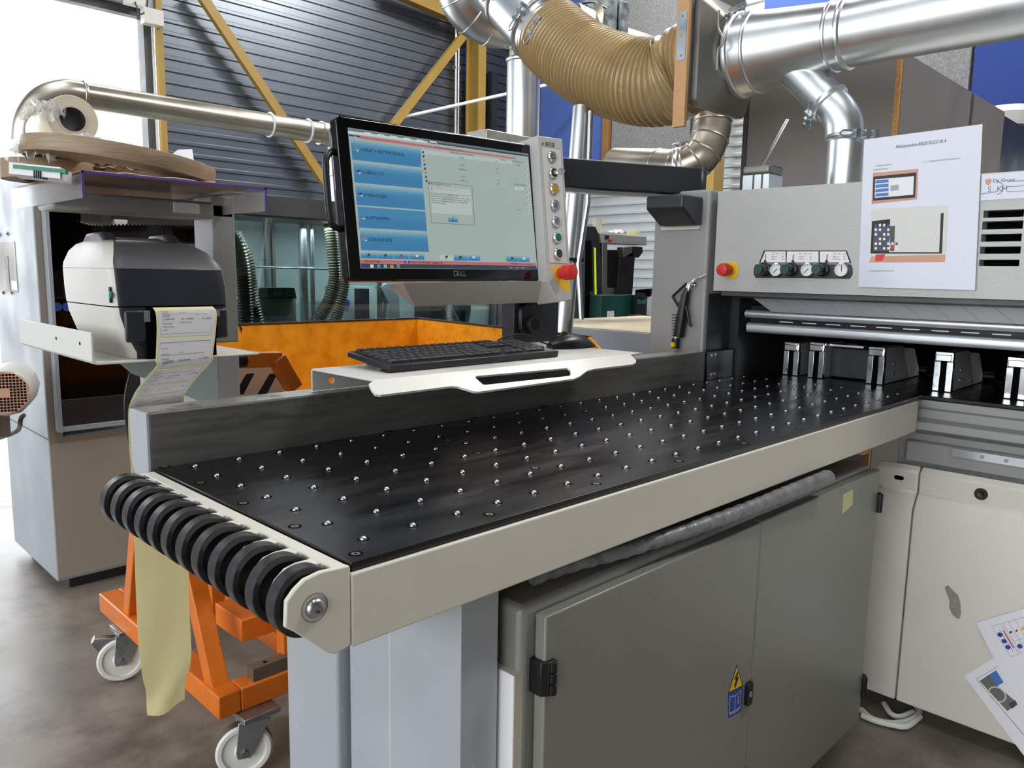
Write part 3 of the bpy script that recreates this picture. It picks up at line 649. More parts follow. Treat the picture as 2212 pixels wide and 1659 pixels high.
# ---------------------------------------------------------------- electrical cabinet
cb = thing('electrical_cabinet', 'wide grey electrical cabinet with two doors under the black table', 'cabinet', (.88, .1, 0))
m = MB('cabinet_grey').box((.232, -.047, .07), (1.525, .40, .785)); m.build('body', cb, bevel=.012, bseg=3)
m = MB('charcoal').box((.26, -.02, 0), (1.48, .38, .07)); m.build('plinth', cb)
d1 = MB('cabinet_grey').box((.2575, -.0705, .083), (.8905, -.049, .7725)).build('door', cb, bevel=.003)
d2 = MB('cabinet_grey').box((.8945, -.0705, .083), (1.522, -.049, .7725)).build('door', cb, bevel=.003)
def hinge(x, z0, z1, side, par):
    m = MB('black'); zm = (z1-z0)/3
    m.box((x-.016*side-.001, -.056, z0), (x-.016*side+.001, -.03, z1)) if 0 else None
    m.prism([(x-.017*side, -.047, z0), (x-.017*side, -.070, z0), (x-.006*side, -.078, z0), (x-.006*side, -.047, z0)], (0, 0, z1-z0))
    for k in range(3): m.lathe((x+.001*side, -.076, z0+zm*k+.0006), (0, 0, 1), [(.007, 0), (.007, zm-.0012)], 14)
    m.box((x-.008, -.0775, z0), (x+.008, -.0705, z1)); return m.build('hinge', par, bevel=.001)
def cz(y, x, Y=-.0705): return at(x, y, Y=Y)
h0, h1 = at(1190, 1500, Y=-.075), at(1190, 1428, Y=-.075); hinge(h0.x, h0.z, h1.z, 1, d1)
h0, h1 = at(1896, 1111, Y=-.075), at(1896, 1073, Y=-.075); hinge(1.525, h0.z+.004, h1.z+.004, -1, d2)
h0, h1 = at(1867, 1505, Y=-.075), at(1867, 1466, Y=-.075); hinge(1.525, h0.z+.004, h1.z+.004, -1, d2)
c0, c1 = at(1607, 1525, Y=-.0705), at(1624, 1466, Y=-.0705); cx_ = .875; czz = (c0.z+c1.z)/2; hh = (c1.z-c0.z)/2
m = MB('black'); m.prism([(cx_+x, -.0705, czz+z) for x, z in rrect(.022, hh*2, .006, 4)], (0, -.008, 0)); m.use('zinc').lathe((cx_, -.0785, czz), (0, -1, 0), [(.006, 0), (.006, .0015), (.003, .0015), (.0025, 0)], 16); m.build('lock', d1, bevel=.002)
def dp(x, y, k=0): return at(x, y, Y=-.0709-k*.0002)
m = MB('ink'); m.prism([dp(x, y) for x, y in ((1592, 1435), (1605, 1483), (1573, 1498))], (0, .0005, 0))
m.use('yellow'); m.quad(*[dp(x, y, 1) for x, y in ((1592, 1440), (1603, 1481), (1575, 1495))])
m.use('ink'); m.quad(*[dp(x, y, 2) for x, y in ((1593, 1450), (1586, 1468), (1590, 1468), (1586, 1480), (1588, 1488), (1597, 1462), (1592.5, 1463), (1595.5, 1452))])
m.use('ink_blue'); m.prism([dp(x, y) for x, y in ((1573, 1499), (1605, 1481), (1602, 1536), (1573, 1552))], (0, .0005, 0)); m.use('label_white')
for a_, b_ in (((1577, 1505), (1575, 1541)), ((1577, 1505), (1588, 1503)), ((1588, 1503), (1587, 1536)), ((1588, 1503), (1601, 1492)), ((1601, 1492), (1599, 1526)), ((1587, 1536), (1599, 1526)), ((1575, 1541), (1587, 1536)), ((1575, 1544), (1587, 1539)), ((1587, 1539), (1599, 1529))):
    p, q = dp(*a_, 2), dp(*b_, 2); t = (q-p).normalized(); s_ = t.cross(V((0, 1, 0)))*.0006; m.quad(p-s_, p+s_, q+s_, q-s_)
m.text('i', dp(1592.5, 1521, 2), (1, 0, 0), (0, 0, 1), .026)
m.build('warning_sticker', d1, smooth=0)
m = MB('tape'); m.prism([at(x, y, Y=-.0712) for x, y in ((1822, 1069), (1843, 1057), (1842, 1090), (1820, 1110))], (0, .0006, 0))
tag(m.build('masking_tape'), 'small pale yellow piece of tape stuck on the right door of the grey cabinet', 'tape')
# things lying on the cabinet
pts = [at(x, y, Z=.804+.0022*i) for i, (x, y) in enumerate(((1150, 1250), (1230, 1222), (1340, 1192), (1480, 1148), (1600, 1106), (1700, 1066), (1790, 1030)))]
m = MB('sheath'); P_ = resample(spline(pts, 10), .012); m.tube(P_, [.011+.006*(i/len(P_))+.0012*math.sin(i*2.1) for i in range(len(P_))], 18)
tag(m.build('wrapped_hose', smooth=60), 'grey hose wrapped in clear ribbed plastic lying along the cabinet top', 'hose')
q = at(1822, 1020, Y=.06)
tag(MB('wood').box((q.x-.03, .0, .7855), (q.x+.012, .08, .842)).build('timber_block', bevel=.002), 'pale timber block wedged between the cabinet top and the beige rail', 'block')

# ---------------------------------------------------------------- operator console and monitor
MO = CAM+.531*V((1.8397, 2.7785, .5710)); MR = V((.99859, -.05239, .00853)).normalized(); MU = V((-.01258, .12708, .99503)); MU = (MU-MR*MU.dot(MR)).normalized(); MN = MR.cross(MU).normalized()
if MN.y > 0: MN = -MN
def mp(x, y, n=0): return at(x, y, o=MO+MN*n, n=MN)
mon = thing('touch_monitor', 'wide black touch screen showing blue menu buttons, mounted above the keyboard shelf', 'monitor', MO+MR*.26-MU*.35)
oc = [(723.5, 246), (1152, 314.5), (1177, 604.5), (757.9, 607)]
ctr = sum((mp(*p) for p in oc), V((0, 0, 0)))/4
LX = lambda p: (p-ctr).dot(MR); LY = lambda p: (p-ctr).dot(MU)
W2 = (LX(mp(*oc[1]))-LX(mp(*oc[0])))/2; W2b = (LX(mp(*oc[2]))-LX(mp(*oc[3])))/2; H2 = (LY(mp(*oc[0]))-LY(mp(*oc[3])))/2
W2 = (W2+W2b)/2
m = MB('screen_bezel'); m.prism([ctr+MR*x+MU*y-MN*.001 for x, y in rrect(W2*2, H2*2, .012, 6)], -MN*.030); m.use('charcoal'); m.prism([ctr+MR*x*.97+MU*y*.97-MN*.031 for x, y in rrect(W2*2, H2*2, .02, 6)], -MN*.022)
bz = m.build('housing', mon, bevel=.004, bseg=3)
m = MB('chrome'); c = mp(991, 591, .0004); m.text('D', c+MR*-.0165-MU*.006, MR, MU, .0185); m.text('E', c+MR*-.0040-MU*.0065, MR*.92+MU*.38, MU*.92-MR*.38, .0165); m.text('LL', c+MR*.0045-MU*.006, MR, MU, .0185); m.build('badge_lettering', bz, smooth=0)
S = MB('ui_bg')
SC = [mp(*p, .0002) for p in ((751, 275.5), (1140.7, 332.3), (1160.7, 582.7), (779.3, 579.5))]
S.quad(*SC)
def sp(x, y, k=1):  # zoomed-picture pixel of the monitor to a point on the screen
    return mp(740+x*440/2028, 260+y*360/1659, .0002+k*.00015)
def sq(mt, pts, k=1): S.use(mt); S.quad(*[sp(x, y, k) for x, y in pts])
def stx(mt, s, x, y, size, al='LEFT', k=4, sx=1): S.use(mt); S.text(s, sp(x, y, k), MR, MU, size, al, sx)
def lerp(a, b, t): return (a[0]+(b[0]-a[0])*t, a[1]+(b[1]-a[1])*t)
sq('ui_grey', ((50, 75), (1842, 330), (1843, 350), (52, 102))); sq('ui_white', ((52, 102), (850, 213), (851, 228), (55, 128))); sq('ui_dark', ((850, 205), (1843, 345), (1844, 362), (851, 224)))
for k in range(6): sq('ui_white', ((215+k*130, 115+k*18), (275+k*130, 122+k*18), (300+k*130, 140+k*18), (215+k*130, 130+k*18)), 2)
sq('ui_navy', ((60, 138), (100, 144), (101, 160), (61, 155)), 2); sq('ui_dark', ((100, 144), (175, 153), (176, 171), (101, 160)), 2); stx('ui_white', '3 kg', 112, 162, .004)
sq('ui_red', ((175, 153), (1725, 372), (1726, 388), (177, 182)), 2); stx('ui_text', 'E34: Machine in noodtoestand  <=>  PLC', 912, 272, .005)
S.use('ui_text')
btns = [((78, 180), (778, 275), (783, 469), (98, 390), '1-MAAT + RESTMATERIAAL', 175, 305), ((103, 398), (788, 478), (800, 680), (120, 618), '2-ABSOLUUT', 195, 530), ((125, 626), (805, 690), (823, 892), (142, 842), '3-VERHOGEN', 215, 757), ((147, 857), (825, 908), (839, 1104), (163, 1068), '4-UITWERPEN', 236, 983), ((168, 1078), (840, 1112), (860, 1310), (184, 1292), '5-ZAAGSNEDE', 257, 1200)]
for i, (a, b, c, d, s_, tx, ty) in enumerate(btns):
    for k in range(6):
        t0, t1 = (0, .1, .2, .31, .43, .6)[k], (.1, .2, .31, .43, .6, 1.0)[k]
        sq('ui_blue%d' % (k if i != 3 else max(3, k)), (lerp(a, d, t0), lerp(b, c, t0), lerp(b, c, t1), lerp(a, d, t1)), 2)
    stx('ui_text', s_, tx, ty, .0105, sx=.92)
    x, y = tx-75, ty-10
    if i < 3 or i == 4: sq('ui_orange', ((x+25, y-22), (x+50, y-32), (x+35, y+2), (x+8, y)), 3)
    if i in (1, 2): sq('ui_navy', ((x+18, y-20), (x+50, y-30), (x+62, y-12), (x+10, y-5)), 4)
    if i == 3: sq('ui_orange', ((x, y-2), (x+40, y+1), (x+40, y+6), (x, y+4)), 3)
    sq('ui_white', ((x+42, y), (x+62, y+2), (x+56, y+14), (x+42, y+10)), 4)
sq('ui_panel', ((785, 288), (1690, 402), (1690, 440), (790, 330)), 2); stx('ui_text', 'PASSAGES IN UITVOERING', 1068, 328, .0062)
for k in range(8):
    y = 315+k*41; x = 795+k*5; sq(('ui_navy', 'ui_tick', 'ui_orange')[k % 3], ((x, y-10), (x+17, y-8), (x+13, y+14), (x-6, y+10)), 3)
for s_, x, y in (('200.00', 1160, 376), ('10.00', 1170, 452), ('1,200.00 x 1', 1153, 492), ('1.00', 1183, 568), ('50.00 x 2', 1172, 606)): stx('ui_navy', s_, x, y, .0062)
for x, y in ((1530, 412), (1537, 487), (1540, 524), (1547, 598), (1550, 635)): sq('ui_tick', ((x-8, y), (x-1, y+6), (x+12, y-10), (x+9, y-12), (x-1, y+1), (x-6, y-4)), 3)
stx('ui_text', 'GEMAAKT', 1565, 398, .005); stx('ui_text', 'POSITIE ZAAGTAS', 1690, 412, .0048); stx('ui_navy', '40.50', 1728, 452, .006); stx('ui_text', 'BREEDTE ZAAGBEE', 1708, 642, .0048)
sq('ui_white', ((1718, 665), (1800, 670), (1801, 695), (1720, 691)), 3); stx('ui_navy', 'AUTO', 1738, 686, .006); stx('ui_text', 'Toets uit', 1735, 895, .004)
for k in range(9):
    x, y = 1830+k*3.4, 445+k*58; sq('ui_panel', ((x-10, y-18), (x+22, y-15), (x+24, y+18), (x-8, y+16)), 2); sq('ui_text', ((x-14, y-22), (x-8, y-21), (x-8, y-14), (x-14, y-15)), 3); sq('ui_grey', ((x, y), (x+18, y+1), (x+18, y+8), (x, y+8)), 3)
sq('ui_grey', ((848, 606), (1290, 652), (1321, 1048), (884, 1022)), 2); sq('ui_bg', ((852, 612), (1285, 656), (1315, 1042), (889, 1016)), 3); sq('ui_panel', ((870, 660), (1270, 690), (1292, 945), (892, 920)), 4)
stx('ui_text', 'Boodschappen PLC Service', 876, 634, .0055); sq('ui_text', ((856, 618), (868, 620), (869, 634), (857, 632)), 5); sq('ui_pink', ((884, 668), (895, 669), (893, 692), (888, 692)), 5); sq('ui_pink', ((887, 695), (893, 695), (893, 703), (887, 703)), 5)
stx('ui_pink', 'E34: Machine in noodtoestand', 918, 684, .0054); sq('ui_line', ((874, 718), (1272, 752), (1272, 756), (874, 722)), 5)
for k, s_ in enumerate(('De machine staat in een veiligheidsstop zodat', 'onderhoudswerkzaamheden uitgevoerd kunnen worden. In deze', 'staat is het niet mogelijk om bewegingen te bedienen. Druk op de', 'knop voor de inwerkingstelling (groen) om de machine weer', 'operationeel te maken.')): stx('ui_text', s_, 880+k*1.5, 738+k*21, .0055, k=6, sx=.8)
for k in range(3): sq('ui_blue%d' % (k*2), ((1050+k, 952+k*20), (1146+k, 957+k*20), (1147+k, 977+k*20), (1051+k, 972+k*20)), 5)
sq('ui_text', ((1088, 968), (1096, 975), (1108, 957), (1105, 955), (1095, 970), (1090, 964)), 6); stx('ui_text', 'OK', 1090, 1004, .005, k=6)
for x0, x1, y, mt in ((180, 343, 1318, 0), (348, 508, 1323, 0), (512, 662, 1326, 0), (667, 815, 1330, 0), (968, 1104, 1338, 1), (1108, 1240, 1341, 0), (1243, 1370, 1343, 0), (1630, 1750, 1352, 0), (1753, 1862, 1355, 0)):
    for k in range(3): sq('ui_panel' if mt else 'ui_blue%d' % (1+k*2), ((x0, y+k*18), (x1, y+4+k*18), (x1+1, y+22+k*18), (x0+1, y+18+k*18)), 3)
    xm = (x0+x1)/2; sq('ui_pink' if x0 == 512 else ('ui_white' if x0 % 2 else 'ui_tick'), ((xm-14, y+10), (xm+10, y+8), (xm+14, y+30), (xm-12, y+32)), 5)
    stx('ui_text', 'F%d' % (x0 % 12+1), xm-14, y+50, .0045, k=6)
sq('ui_red', ((178, 1385), (1925, 1420), (1927, 1448), (180, 1425)), 3); stx('ui_text', 'Handmatige', 218, 1413, .0085, k=5); sq('ui_navy', ((616, 1396), (672, 1397), (673, 1424), (617, 1422)), 4); stx('ui_white', 'BI', 634, 1418, .007, k=6); stx('ui_text', 'Start handmatige zaagsnede', 684, 1423, .0085, k=5, sx=.95); stx('ui_pink', 'X', 1666, 1438, .008, k=5); stx('ui_text', 'Machine in noodtoestand', 1690, 1437, .007, k=5)
sq('ui_dark', ((180, 1425), (1927, 1448), (1938, 1487), (184, 1468)), 3)
for x, mt in ((207, 'ui_navy'), (292, 'ui_white'), (360, 'ui_btn'), (426, 'ui_bg'), (490, 'ui_chrome'), (557, 'ui_bg')): sq(mt, ((x-16, 1434), (x+16, 1435), (x+17, 1468), (x-15, 1466)), 5)
stx('ui_btn', 'e', 417, 1464, .0125, k=7); sq('ui_pink', ((478, 1436), (502, 1437), (502, 1448), (478, 1447)), 6)
for k in range(3): sq('ui_text', ((540+k*11, 1464), (546+k*11, 1464), (562+k*8, 1440), (556+k*8, 1440)), 6)
for k in range(9): sq(('ui_white', 'ui_btn', 'ui_pink')[k % 3], ((1670+k*20, 1464), (1680+k*20, 1464), (1680+k*20, 1474), (1670+k*20, 1474)), 5)
S.build('screen', mon, smooth=0)

con = thing('operator_console', 'grey operator console with button column, black swing arm and pale keyboard shelf', 'console', (.95, .75, 0))
def pod(pts, n0, n1, name, m_, par, bv=.002): return MB(m_).prism([mp(x, y, n1) for x, y in pts], -MN*(n1-n0)).build(name, par, bevel=bv)
pf = [(1160.7, 292.7), (1214.4, 300), (1231, 570), (1235, 648), (1207, 652.5), (1181.6, 607.5)]
n1 = .03
col = pod(pf, -.05, n1, 'button_column', 'console_grey', con)
q1 = [mp(x, y, n1) for x, y in ((869, 609.5), (1183, 607))]; 
A0, B0 = mp(869, 609.5, .012), mp(1190, 607, .012)
A1, B1 = mp(896.6, 662.6, -.045), mp(1210, 652.5, -.045); A2, B2 = A0-MN*.10+MR*0, B0-MN*.10
A2 = mp(837, 616, -.035)
m = MB('console_grey'); m.loft([[A0, A1, A2], [B0, B1, B2-MU*.0]]); m.build('lower_panel', con, bevel=.0015)
frame = [(1177, 309), (1212, 313.5), (1229.5, 569.5), (1188, 565)]
def fr(x, y): return mp(640+x*660/2212, 230+y*495/1659, n1+.0006)
m = MB('dull_white')
ov = [(1777, 290), (1915, 312), (1962, 1137), (1832, 1130)]
m.prism([fr(x, y) for x, y in ov], -MN*.0008); m.use('ink_grey')
for k in range(4):
    p, q = fr(*ov[k]), fr(*ov[(k+1) % 4]); t = (q-p).normalized(); s_ = t.cross(MN)*.0003; e = MN*.0002; m.quad(p-s_+e, p+s_+e, q+s_+e, q-s_+e)
m.build('button_plate', col, smooth=0)
m = MB('ink'); o_ = fr(1802, 290); m.text('BIESSE', fr(1803, 285)+MN*.0003, MR, MU, .0158, sx=.82)
for k in range(3):
    p = fr(1776, 262+k*7)+MN*.0003; m.obox(p+MR*.0035, MR*.0032+MU*.0022, MU*.0007, MN*.0001)
m.build('maker_lettering', col, smooth=0)
for i, (x, y, face, sym) in enumerate(((1192.3, 338.5, 'alu', 'gear'), (1194.7, 374, 'black', 'key'), (1196.6, 408.4, 'yellow_btn', 'power'), (1198.7, 443.5, 'alu', 'start'), (1201, 479, 'alu', 'stop'), (1203.4, 513.4, 'green_btn', 'one'), (1205.6, 548.1, 'black', 'ring'))):
    c = mp(x, y, n1+.0006); R = .0150
    m = MB('chrome'); m.lathe(c, MN, [(R, 0), (R, .003), (R*.88, .0055), (R*.74, .0055), (R*.72, .004)], 32)
    b = m.build('push_button', col)
    m = MB(face); m.lathe(c+MN*.0042, MN, [(R*.70, 0), (R*.70, .0008), (.0003, .001)], 28)
    m.use('ink' if face != 'black' else 'ink_grey'); e = c+MN*.0054
    def arc(r, w_, a0=0, a1=360, s=24):
        for k in range(s):
            p, q = [math.radians(a0+(a1-a0)*(k+j)/s) for j in (0, 1)]
            m.quad(*[e+(MR*math.cos(a)+MU*math.sin(a))*rr for a, rr in ((p, r), (p, r+w_), (q, r+w_), (q, r))])
    def ln(x0, y0, x1, y1, w_=.0006):
        p, q = e+MR*x0*R+MU*y0*R, e+MR*x1*R+MU*y1*R; s_ = (q-p).normalized().cross(MN)*w_; m.quad(p-s_, p+s_, q+s_, q-s_)
    if sym == 'gear':
        arc(R*.18, .0007); arc(R*.34, .001)
        for k in range(8): a = k*PI/4; ln(.38*math.cos(a), .38*math.sin(a), .5*math.cos(a), .5*math.sin(a), .0012)
    if sym == 'power': arc(R*.3, .001, -235, 55); ln(0, .1, 0, .46)
    if sym == 'start':
        for k in range(4): a, b_ = k*PI/2, (k+1)*PI/2; ln(.34*math.cos(a), .5*math.sin(a), .34*math.cos(b_), .5*math.sin(b_))
        ln(0, -.25, 0, .25)
    if sym == 'stop': arc(R*.46, .0007); ln(-.28, .2, .28, .2); ln(-.28, .2, 0, -.3); ln(.28, .2, 0, -.3)
    if sym == 'one': ln(0, -.35, 0, .35, .0008)
    if sym == 'ring': arc(R*.36, .001)
    m.build('button_face', b, smooth=0)
    if sym == 'key':
        m = MB('chrome'); m.lathe(c+MN*.005, MN, [(R*.42, 0), (R*.40, .004), (.0004, .0042)], 18); m.obox(c+MN*.014+MR*.002, MN*.012, MU*.004, MR*.0006)
        kc = c+MN*.026+MR*.005; m.prism([kc+(MN*.7+MR*.7)*.009*math.cos(a)+MU*.009*math.sin(a) for a in [k*PI/10 for k in range(20)]], (MR*.7-MN*.7)*.0015); m.build('key', b)
c = mp(1207, 591, n1)
yp = MB('yellow').prism([mp(x, y, n1+.0006) for x, y in ((1193, 577), (1202, 574), (1226, 578), (1231, 600), (1229, 630), (1224, 632), (1200, 606))], -MN*.001).build('stop_button_plate', col, smooth=0)
ed = (MN*1.0).normalized()
estop(yp, c+MN*.001, ed, .0205)
# handle left of the monitor
hp = [mp(727, 326, -.03), mp(712, 330, -.02), mp(703.5, 350, -.015), mp(707, 410, -.015), mp(713, 470, -.015), mp(723, 490, -.02), mp(746, 498, -.03)]
MB('black').tube(spline(hp, 8), .0075, 14).build('grab_handle', con)
# post, knob
yp_ = .70; pA, pB = at(1110, 700, Y=yp_), at(1206, 700, Y=yp_); pC = at(1084, 700, X=pA.x)
m = MB('arm_black').box((pA.x, yp_, 1.03), (pB.x, pC.y, 1.22)); post = m.build('post', con, bevel=.002)
def pq(x, y): return at(x, y, Y=yp_)
c = pq(1131, 690); a_, b_ = pq(1134, 672), pq(1139, 699)
m = MB('black')
m.loft([[V((c.x, yp_-d, c.z))+V((x*s_, 0, z*s_)) for x, z in rrect(.05, .088, .0245, 6)] for d, s_ in ((0, 1), (.012, 1), (.016, .94))])
m.use('charcoal').lathe((b_.x, yp_-.016, b_.z), (0, -1, 0), [(.021, 0), (.021, .012), (.0185, .014)], 28); m.use('black').lathe((b_.x, yp_-.0305, b_.z), (0, -1, 0), [(.0165, 0), (.0165, .0008)], 24)
m.build('clamp_knob', post, bevel=.0015)
MB('red').lathe(pq(1199, 741)-V((0, .005, 0)), (0, -1, 0), [(.012, 0), (.012, .016), (.008, .02)], 18).build('clamp_lever_cap', post)
# swing arm
ja = at(1505, 395, Y=.635); e0 = at(1216, 357, Y=.83)
m = MB('arm_black'); t = (e0-ja); t.z = 0; L = t.length; t.normalize(); s_ = V((-t.y, t.x, 0)); zc = 1.553
e2 = V((e0.x, e0.y, zc))+t*.18
m.obox((V((ja.x, ja.y, zc))+e2)/2, (e2-V((ja.x, ja.y, zc)))/2, s_*.03, (0, 0, .042))
m.lathe((ja.x, ja.y, zc-.042), (0, 0, 1), [(.030, 0), (.030, .086), (.028, .089)], 24)
arm = m.build('swing_arm', con, bevel=.006)
m = MB('alu').obox((V((ja.x, ja.y, zc-.05))+e2-V((0, 0, .05)))/2-V((0, 0, .0)), (e2-V((ja.x, ja.y, zc)))*.40, s_*.02, (0, 0, .0045)); m.build('cable_tray', arm)
m = MB('matte_black').lathe((ja.x, ja.y, zc-.056), (0, 0, 1), [(.024, 0), (.024, .016)], 20); m.build('pivot_pin', arm)
b0_ = at(1476, 425, Y=.555)
bx0, zt, zb = b0_.x, 1.496, at(1520, 487, Y=.555).z
m = MB('arm_black'); 
m.prism([(1.640, .555, zt), (bx0, .555, zt), (bx0, .555, zt-.04), (bx0+.075, .555, zb), (1.640, .555, zb)], (0, .135, 0)); m.build('wall_bracket', con, bevel=.007, bseg=3)
m = MB('dull_white').box((1.63, .56, zb-.012), (1.6405, .70, zb-.001)); m.build('bracket_plate', con)
m = MB('charcoal').box((.86, .73, 1.50), (1.04, .80, 1.585)); m.build('tilt_unit', con, bevel=.006)
sa, sb = at(1052, 278, Y=.80), at(1140, 292, Y=.80)
m = MB('worn_steel').box((sa.x, .80, 1.55), (sb.x+.06, .88, sa.z)); m.build('steel_bracket', con, bevel=.002)
# keyboard shelf
ZS = 1.066
bl, fl, frr, br = at(681, 794, Z=ZS), at(792, 822, Z=ZS), at(1345, 760, Z=ZS), at(1305, 744, Z=ZS)
xl = (bl.x+fl.x)/2; yf = .343; xr = 1.05
m = MB('offwhite'); pts = [(xl, .5475, ZS), (xl, yf, ZS), (xr, yf, ZS), (xr+.0, .46, ZS), (1.0, .62, ZS), (pB.x-.0, .70, ZS), (pA.x, .70, ZS), (pA.x, .5475, ZS)]
m.prism([(x, y, z-.004) for x, y, z in pts], (0, 0, .004))
m.prism([(xl, .5475, ZS-.002), (xl, .5475, 1.0225), (xl+.3, .5475, 1.0225), (xl+.34, .5475, ZS-.002)], (0, .004, 0))
lo, ln_ = V((xl, yf, ZS)), None
d_ = (V((0, .286-yf, 1.0475-ZS))).normalized(); ln_ = V((1, 0, 0)).cross(d_).normalized()
def lp_(x, y): return at(x, y, o=lo, n=ln_)
ol = [(792, 822), (797, 829), (803, 842), (811, 851), (822, 853), (975, 834), (990, 835), (1022, 845), (1034, 846), (1240, 818), (1252, 813), (1268, 801), (1282, 797), (1366, 787), (1374, 783), (1374, 778), (1362, 766), (1346, 761)]
pp_ = [lp_(x, y) for x, y in ol]; pp_[0] = V((xl, yf, ZS)); pp_[-1] = V((xr, yf, ZS))
ln2 = ln_ if ln_.z < 0 else -ln_
lip = MB('offwhite').prism(pp_, ln2*.004)
sh = m.build('keyboard_shelf', con, bevel=.0012)
lpo = lip.build('shelf_lip', con)
sl = [(1026, 815), (1030, 812), (1218, 795.5), (1226, 795), (1232, 799), (1233, 807), (1230, 812), (1052, 831), (1044, 831), (1040, 828)]
cut(lpo, [MB('offwhite').prism([lp_(x, y)-ln2*.02 for x, y in sl], ln2*.05)])
c = at(716, 822, Y=.5475); cut(sh, [MB('offwhite').lathe((c.x, .52, c.z), (0, 1, 0), [(.006, 0), (.006, .06)], 20)])
# keyboard
K0 = V((.333, .400, ZS+.0007)); KX = V((1, .006, 0)).normalized(); KW = .474; KD = .138
th = math.radians(7.5); KY = V((-.006*math.cos(th), math.cos(th), math.sin(th))).normalized(); KN = KX.cross(KY).normalized()
kb = thing('keyboard', 'black full-size keyboard lying on the pale shelf under the screen', 'keyboard', K0+KX*KW/2)
m = MB('black'); p0 = K0; 
m.prism([p0+KX*0+V((0, 0, .002)), p0+KY*KD, p0+KY*KD+KN*.012, p0+KN*.014], KX*KW); m.prism([p0, p0+V((0, .03, 0)), p0+KY*.03, p0+KN*.004], KX*KW)
m.build('case', kb, bevel=.002)
for s_ in (.04, KW-.06): MB('black').prism([p0+KX*s_+KY*.118, p0+KX*s_+KY*.13, V((0, 0, 0))+(p0+KX*s_+KY*.128)*1-V((0, 0, (KY*.128).z))], KX*.02).build('tilt_foot', kb)
def key(u, v, wu=1, hv=1):
    a = p0+KX*(.012+u*.0195)+KY*(.012+v*.0195)+KN*.0135
    wx, wy = wu*.0195-.0022, hv*.0195-.0022
    m = MB('key_black'); f = .0014
    m.loft([[a+KX*x+KY*y for x, y in ((0, 0), (wx, 0), (wx, wy), (0, wy))], [a+KN*.005+KX*x+KY*y for x, y in ((f, f*.6), (wx-f, f*.6), (wx-f, wy-f*.6), (f, wy-f*.6))]]); return m
cells = []
for v, row in enumerate(([1.25, 1.25, 1.25, 6.25, 1.25, 1.25, 1.25, 1.25], [1.25, 1, 1, 1, 1, 1, 1, 1, 1, 1, 1, 1, 2.75], [1.75]+[1]*11+[2.25], [1.5]+[1]*12+[1.5], [1]*13+[2])):
    u = 0
    for w_ in row: cells.append((u, v, w_, 1)); u += w_
for k in range(13): cells.append((k*1.19, 5.2, 1, .8))
for u in (15.6, 16.6, 17.6):
    cells += [(u, 3, 1, 1), (u, 4, 1, 1), (u, 5.2, 1, .8), (u, 0, 1, 1)]
cells.append((16.6, 1, 1, 1))
for u in (19, 20, 21, 22):
    for v in (0, 1, 2, 3, 4):
        if u == 22 and v in (0, 2): continue
        cells.append((u, v, 1, 2 if (u == 22 and v in (1, 3)) and v == 1 else 1))
cells = cells[:104]
mm = {}
for c in cells[:98]: key(*c).build('key', kb)
r = MB('key_black')
for c in cells[98:]:
    k_ = key(*c); n = len(r.v); r.v += k_.v
    for f in k_.f: r.face([n+i for i in f])
if r.v: ko = r.build('keys', kb); ko['kind'] = 'stuff'
MB('charcoal').quad(*[p0+KX*x+KY*y+KN*.0142 for x, y in ((.008, .008), (KW-.008, .008), (KW-.008, KD-.008), (.008, KD-.008))]).build('key_field', kb)
# mouse
mo = at(1187, 754, Z=ZS); mo2 = at(1279, 749, Z=ZS); c = (mo+mo2)/2; t = (mo2-mo).normalized(); s_ = V((-t.y, t.x, 0)); L = (mo2-mo).length/2
ms = thing('computer_mouse', 'black computer mouse on the shelf beside the keyboard, in front of the post', 'mouse', (c.x, c.y, ZS+.0005))
rings = []
for k in range(13):
    f = k/12; x = -L+2*L*f; hh = .004+.033*math.sin(PI*min(1, f*.86+.1))**.8; ww = .031*math.sin(PI*(.06+.88*f))**.5
    rings.append([V((c.x, c.y, ZS+.0005))+t*x+s_*(ww*math.cos(a))+V((0, 0, max(0, hh*math.sin(a)) if math.sin(a) > 0 else 0)) for a in [2*PI*j/20 for j in range(20)]])
MB('black').loft(rings).build('shell', ms, smooth=60)
m = MB('charcoal'); m.lathe(V((c.x, c.y, ZS+.034))-t*L*.35, s_, [(.009, -.004), (.0095, 0), (.009, .004)], 18); m.build('scroll_wheel', ms)
pc = [at(1188, 754, Z=ZS+.006), at(1160, 741, Z=ZS+.02), at(1130, 724, Z=ZS+.045)-V((0, 0, .0)), at(1098, 728, Z=ZS+.04), at(1066, 746, Z=ZS+.01)]
pc = [mo+V((-.0, 0, .01)), at(1160, 735, Y=.56), at(1135, 723, Y=.57), at(1105, 724, Y=.57), at(1080, 733, Y=.57), at(1066, 744, Y=.57)]
MB('black').tube(spline(pc, 8), .002, 8).build('cable', ms)
# ---------------------------------------------------------------- label printer on its stand
st = thing('printer_stand', 'grey steel stand with bent printer shelf and a clear tray on top', 'stand', (.2, .95, 0))
ps = at(462, 690, Y=.80)
m = MB('grey_paint'); m.box((.19, .80, 1.10), (.238, .89, 1.399)); m.build('post', st, bevel=.003)
m = MB('grey_paint'); m.box((.19, .80, .90), (.238, 1.24, 1.085)); m.build('pedestal', st, bevel=.003)
zs = 1.0975
m = MB('dull_white'); m.prism([(-.107, .598, zs), (-.103, .598, zs-.004), (.180, .598, zs-.004), (.180, .598, zs)], (0, .43, 0)); m.prism([(-.111, .598, 1.147), (-.111, .598, zs+.002), (-.107, .598, zs-.002), (-.103, .598, zs-.004), (-.103, .598, zs), (-.107, .598, zs+.004), (-.107, .598, 1.147)], (0, .43, 0))
sh = m.build('shelf', st, bevel=.0012)
m = MB('void')
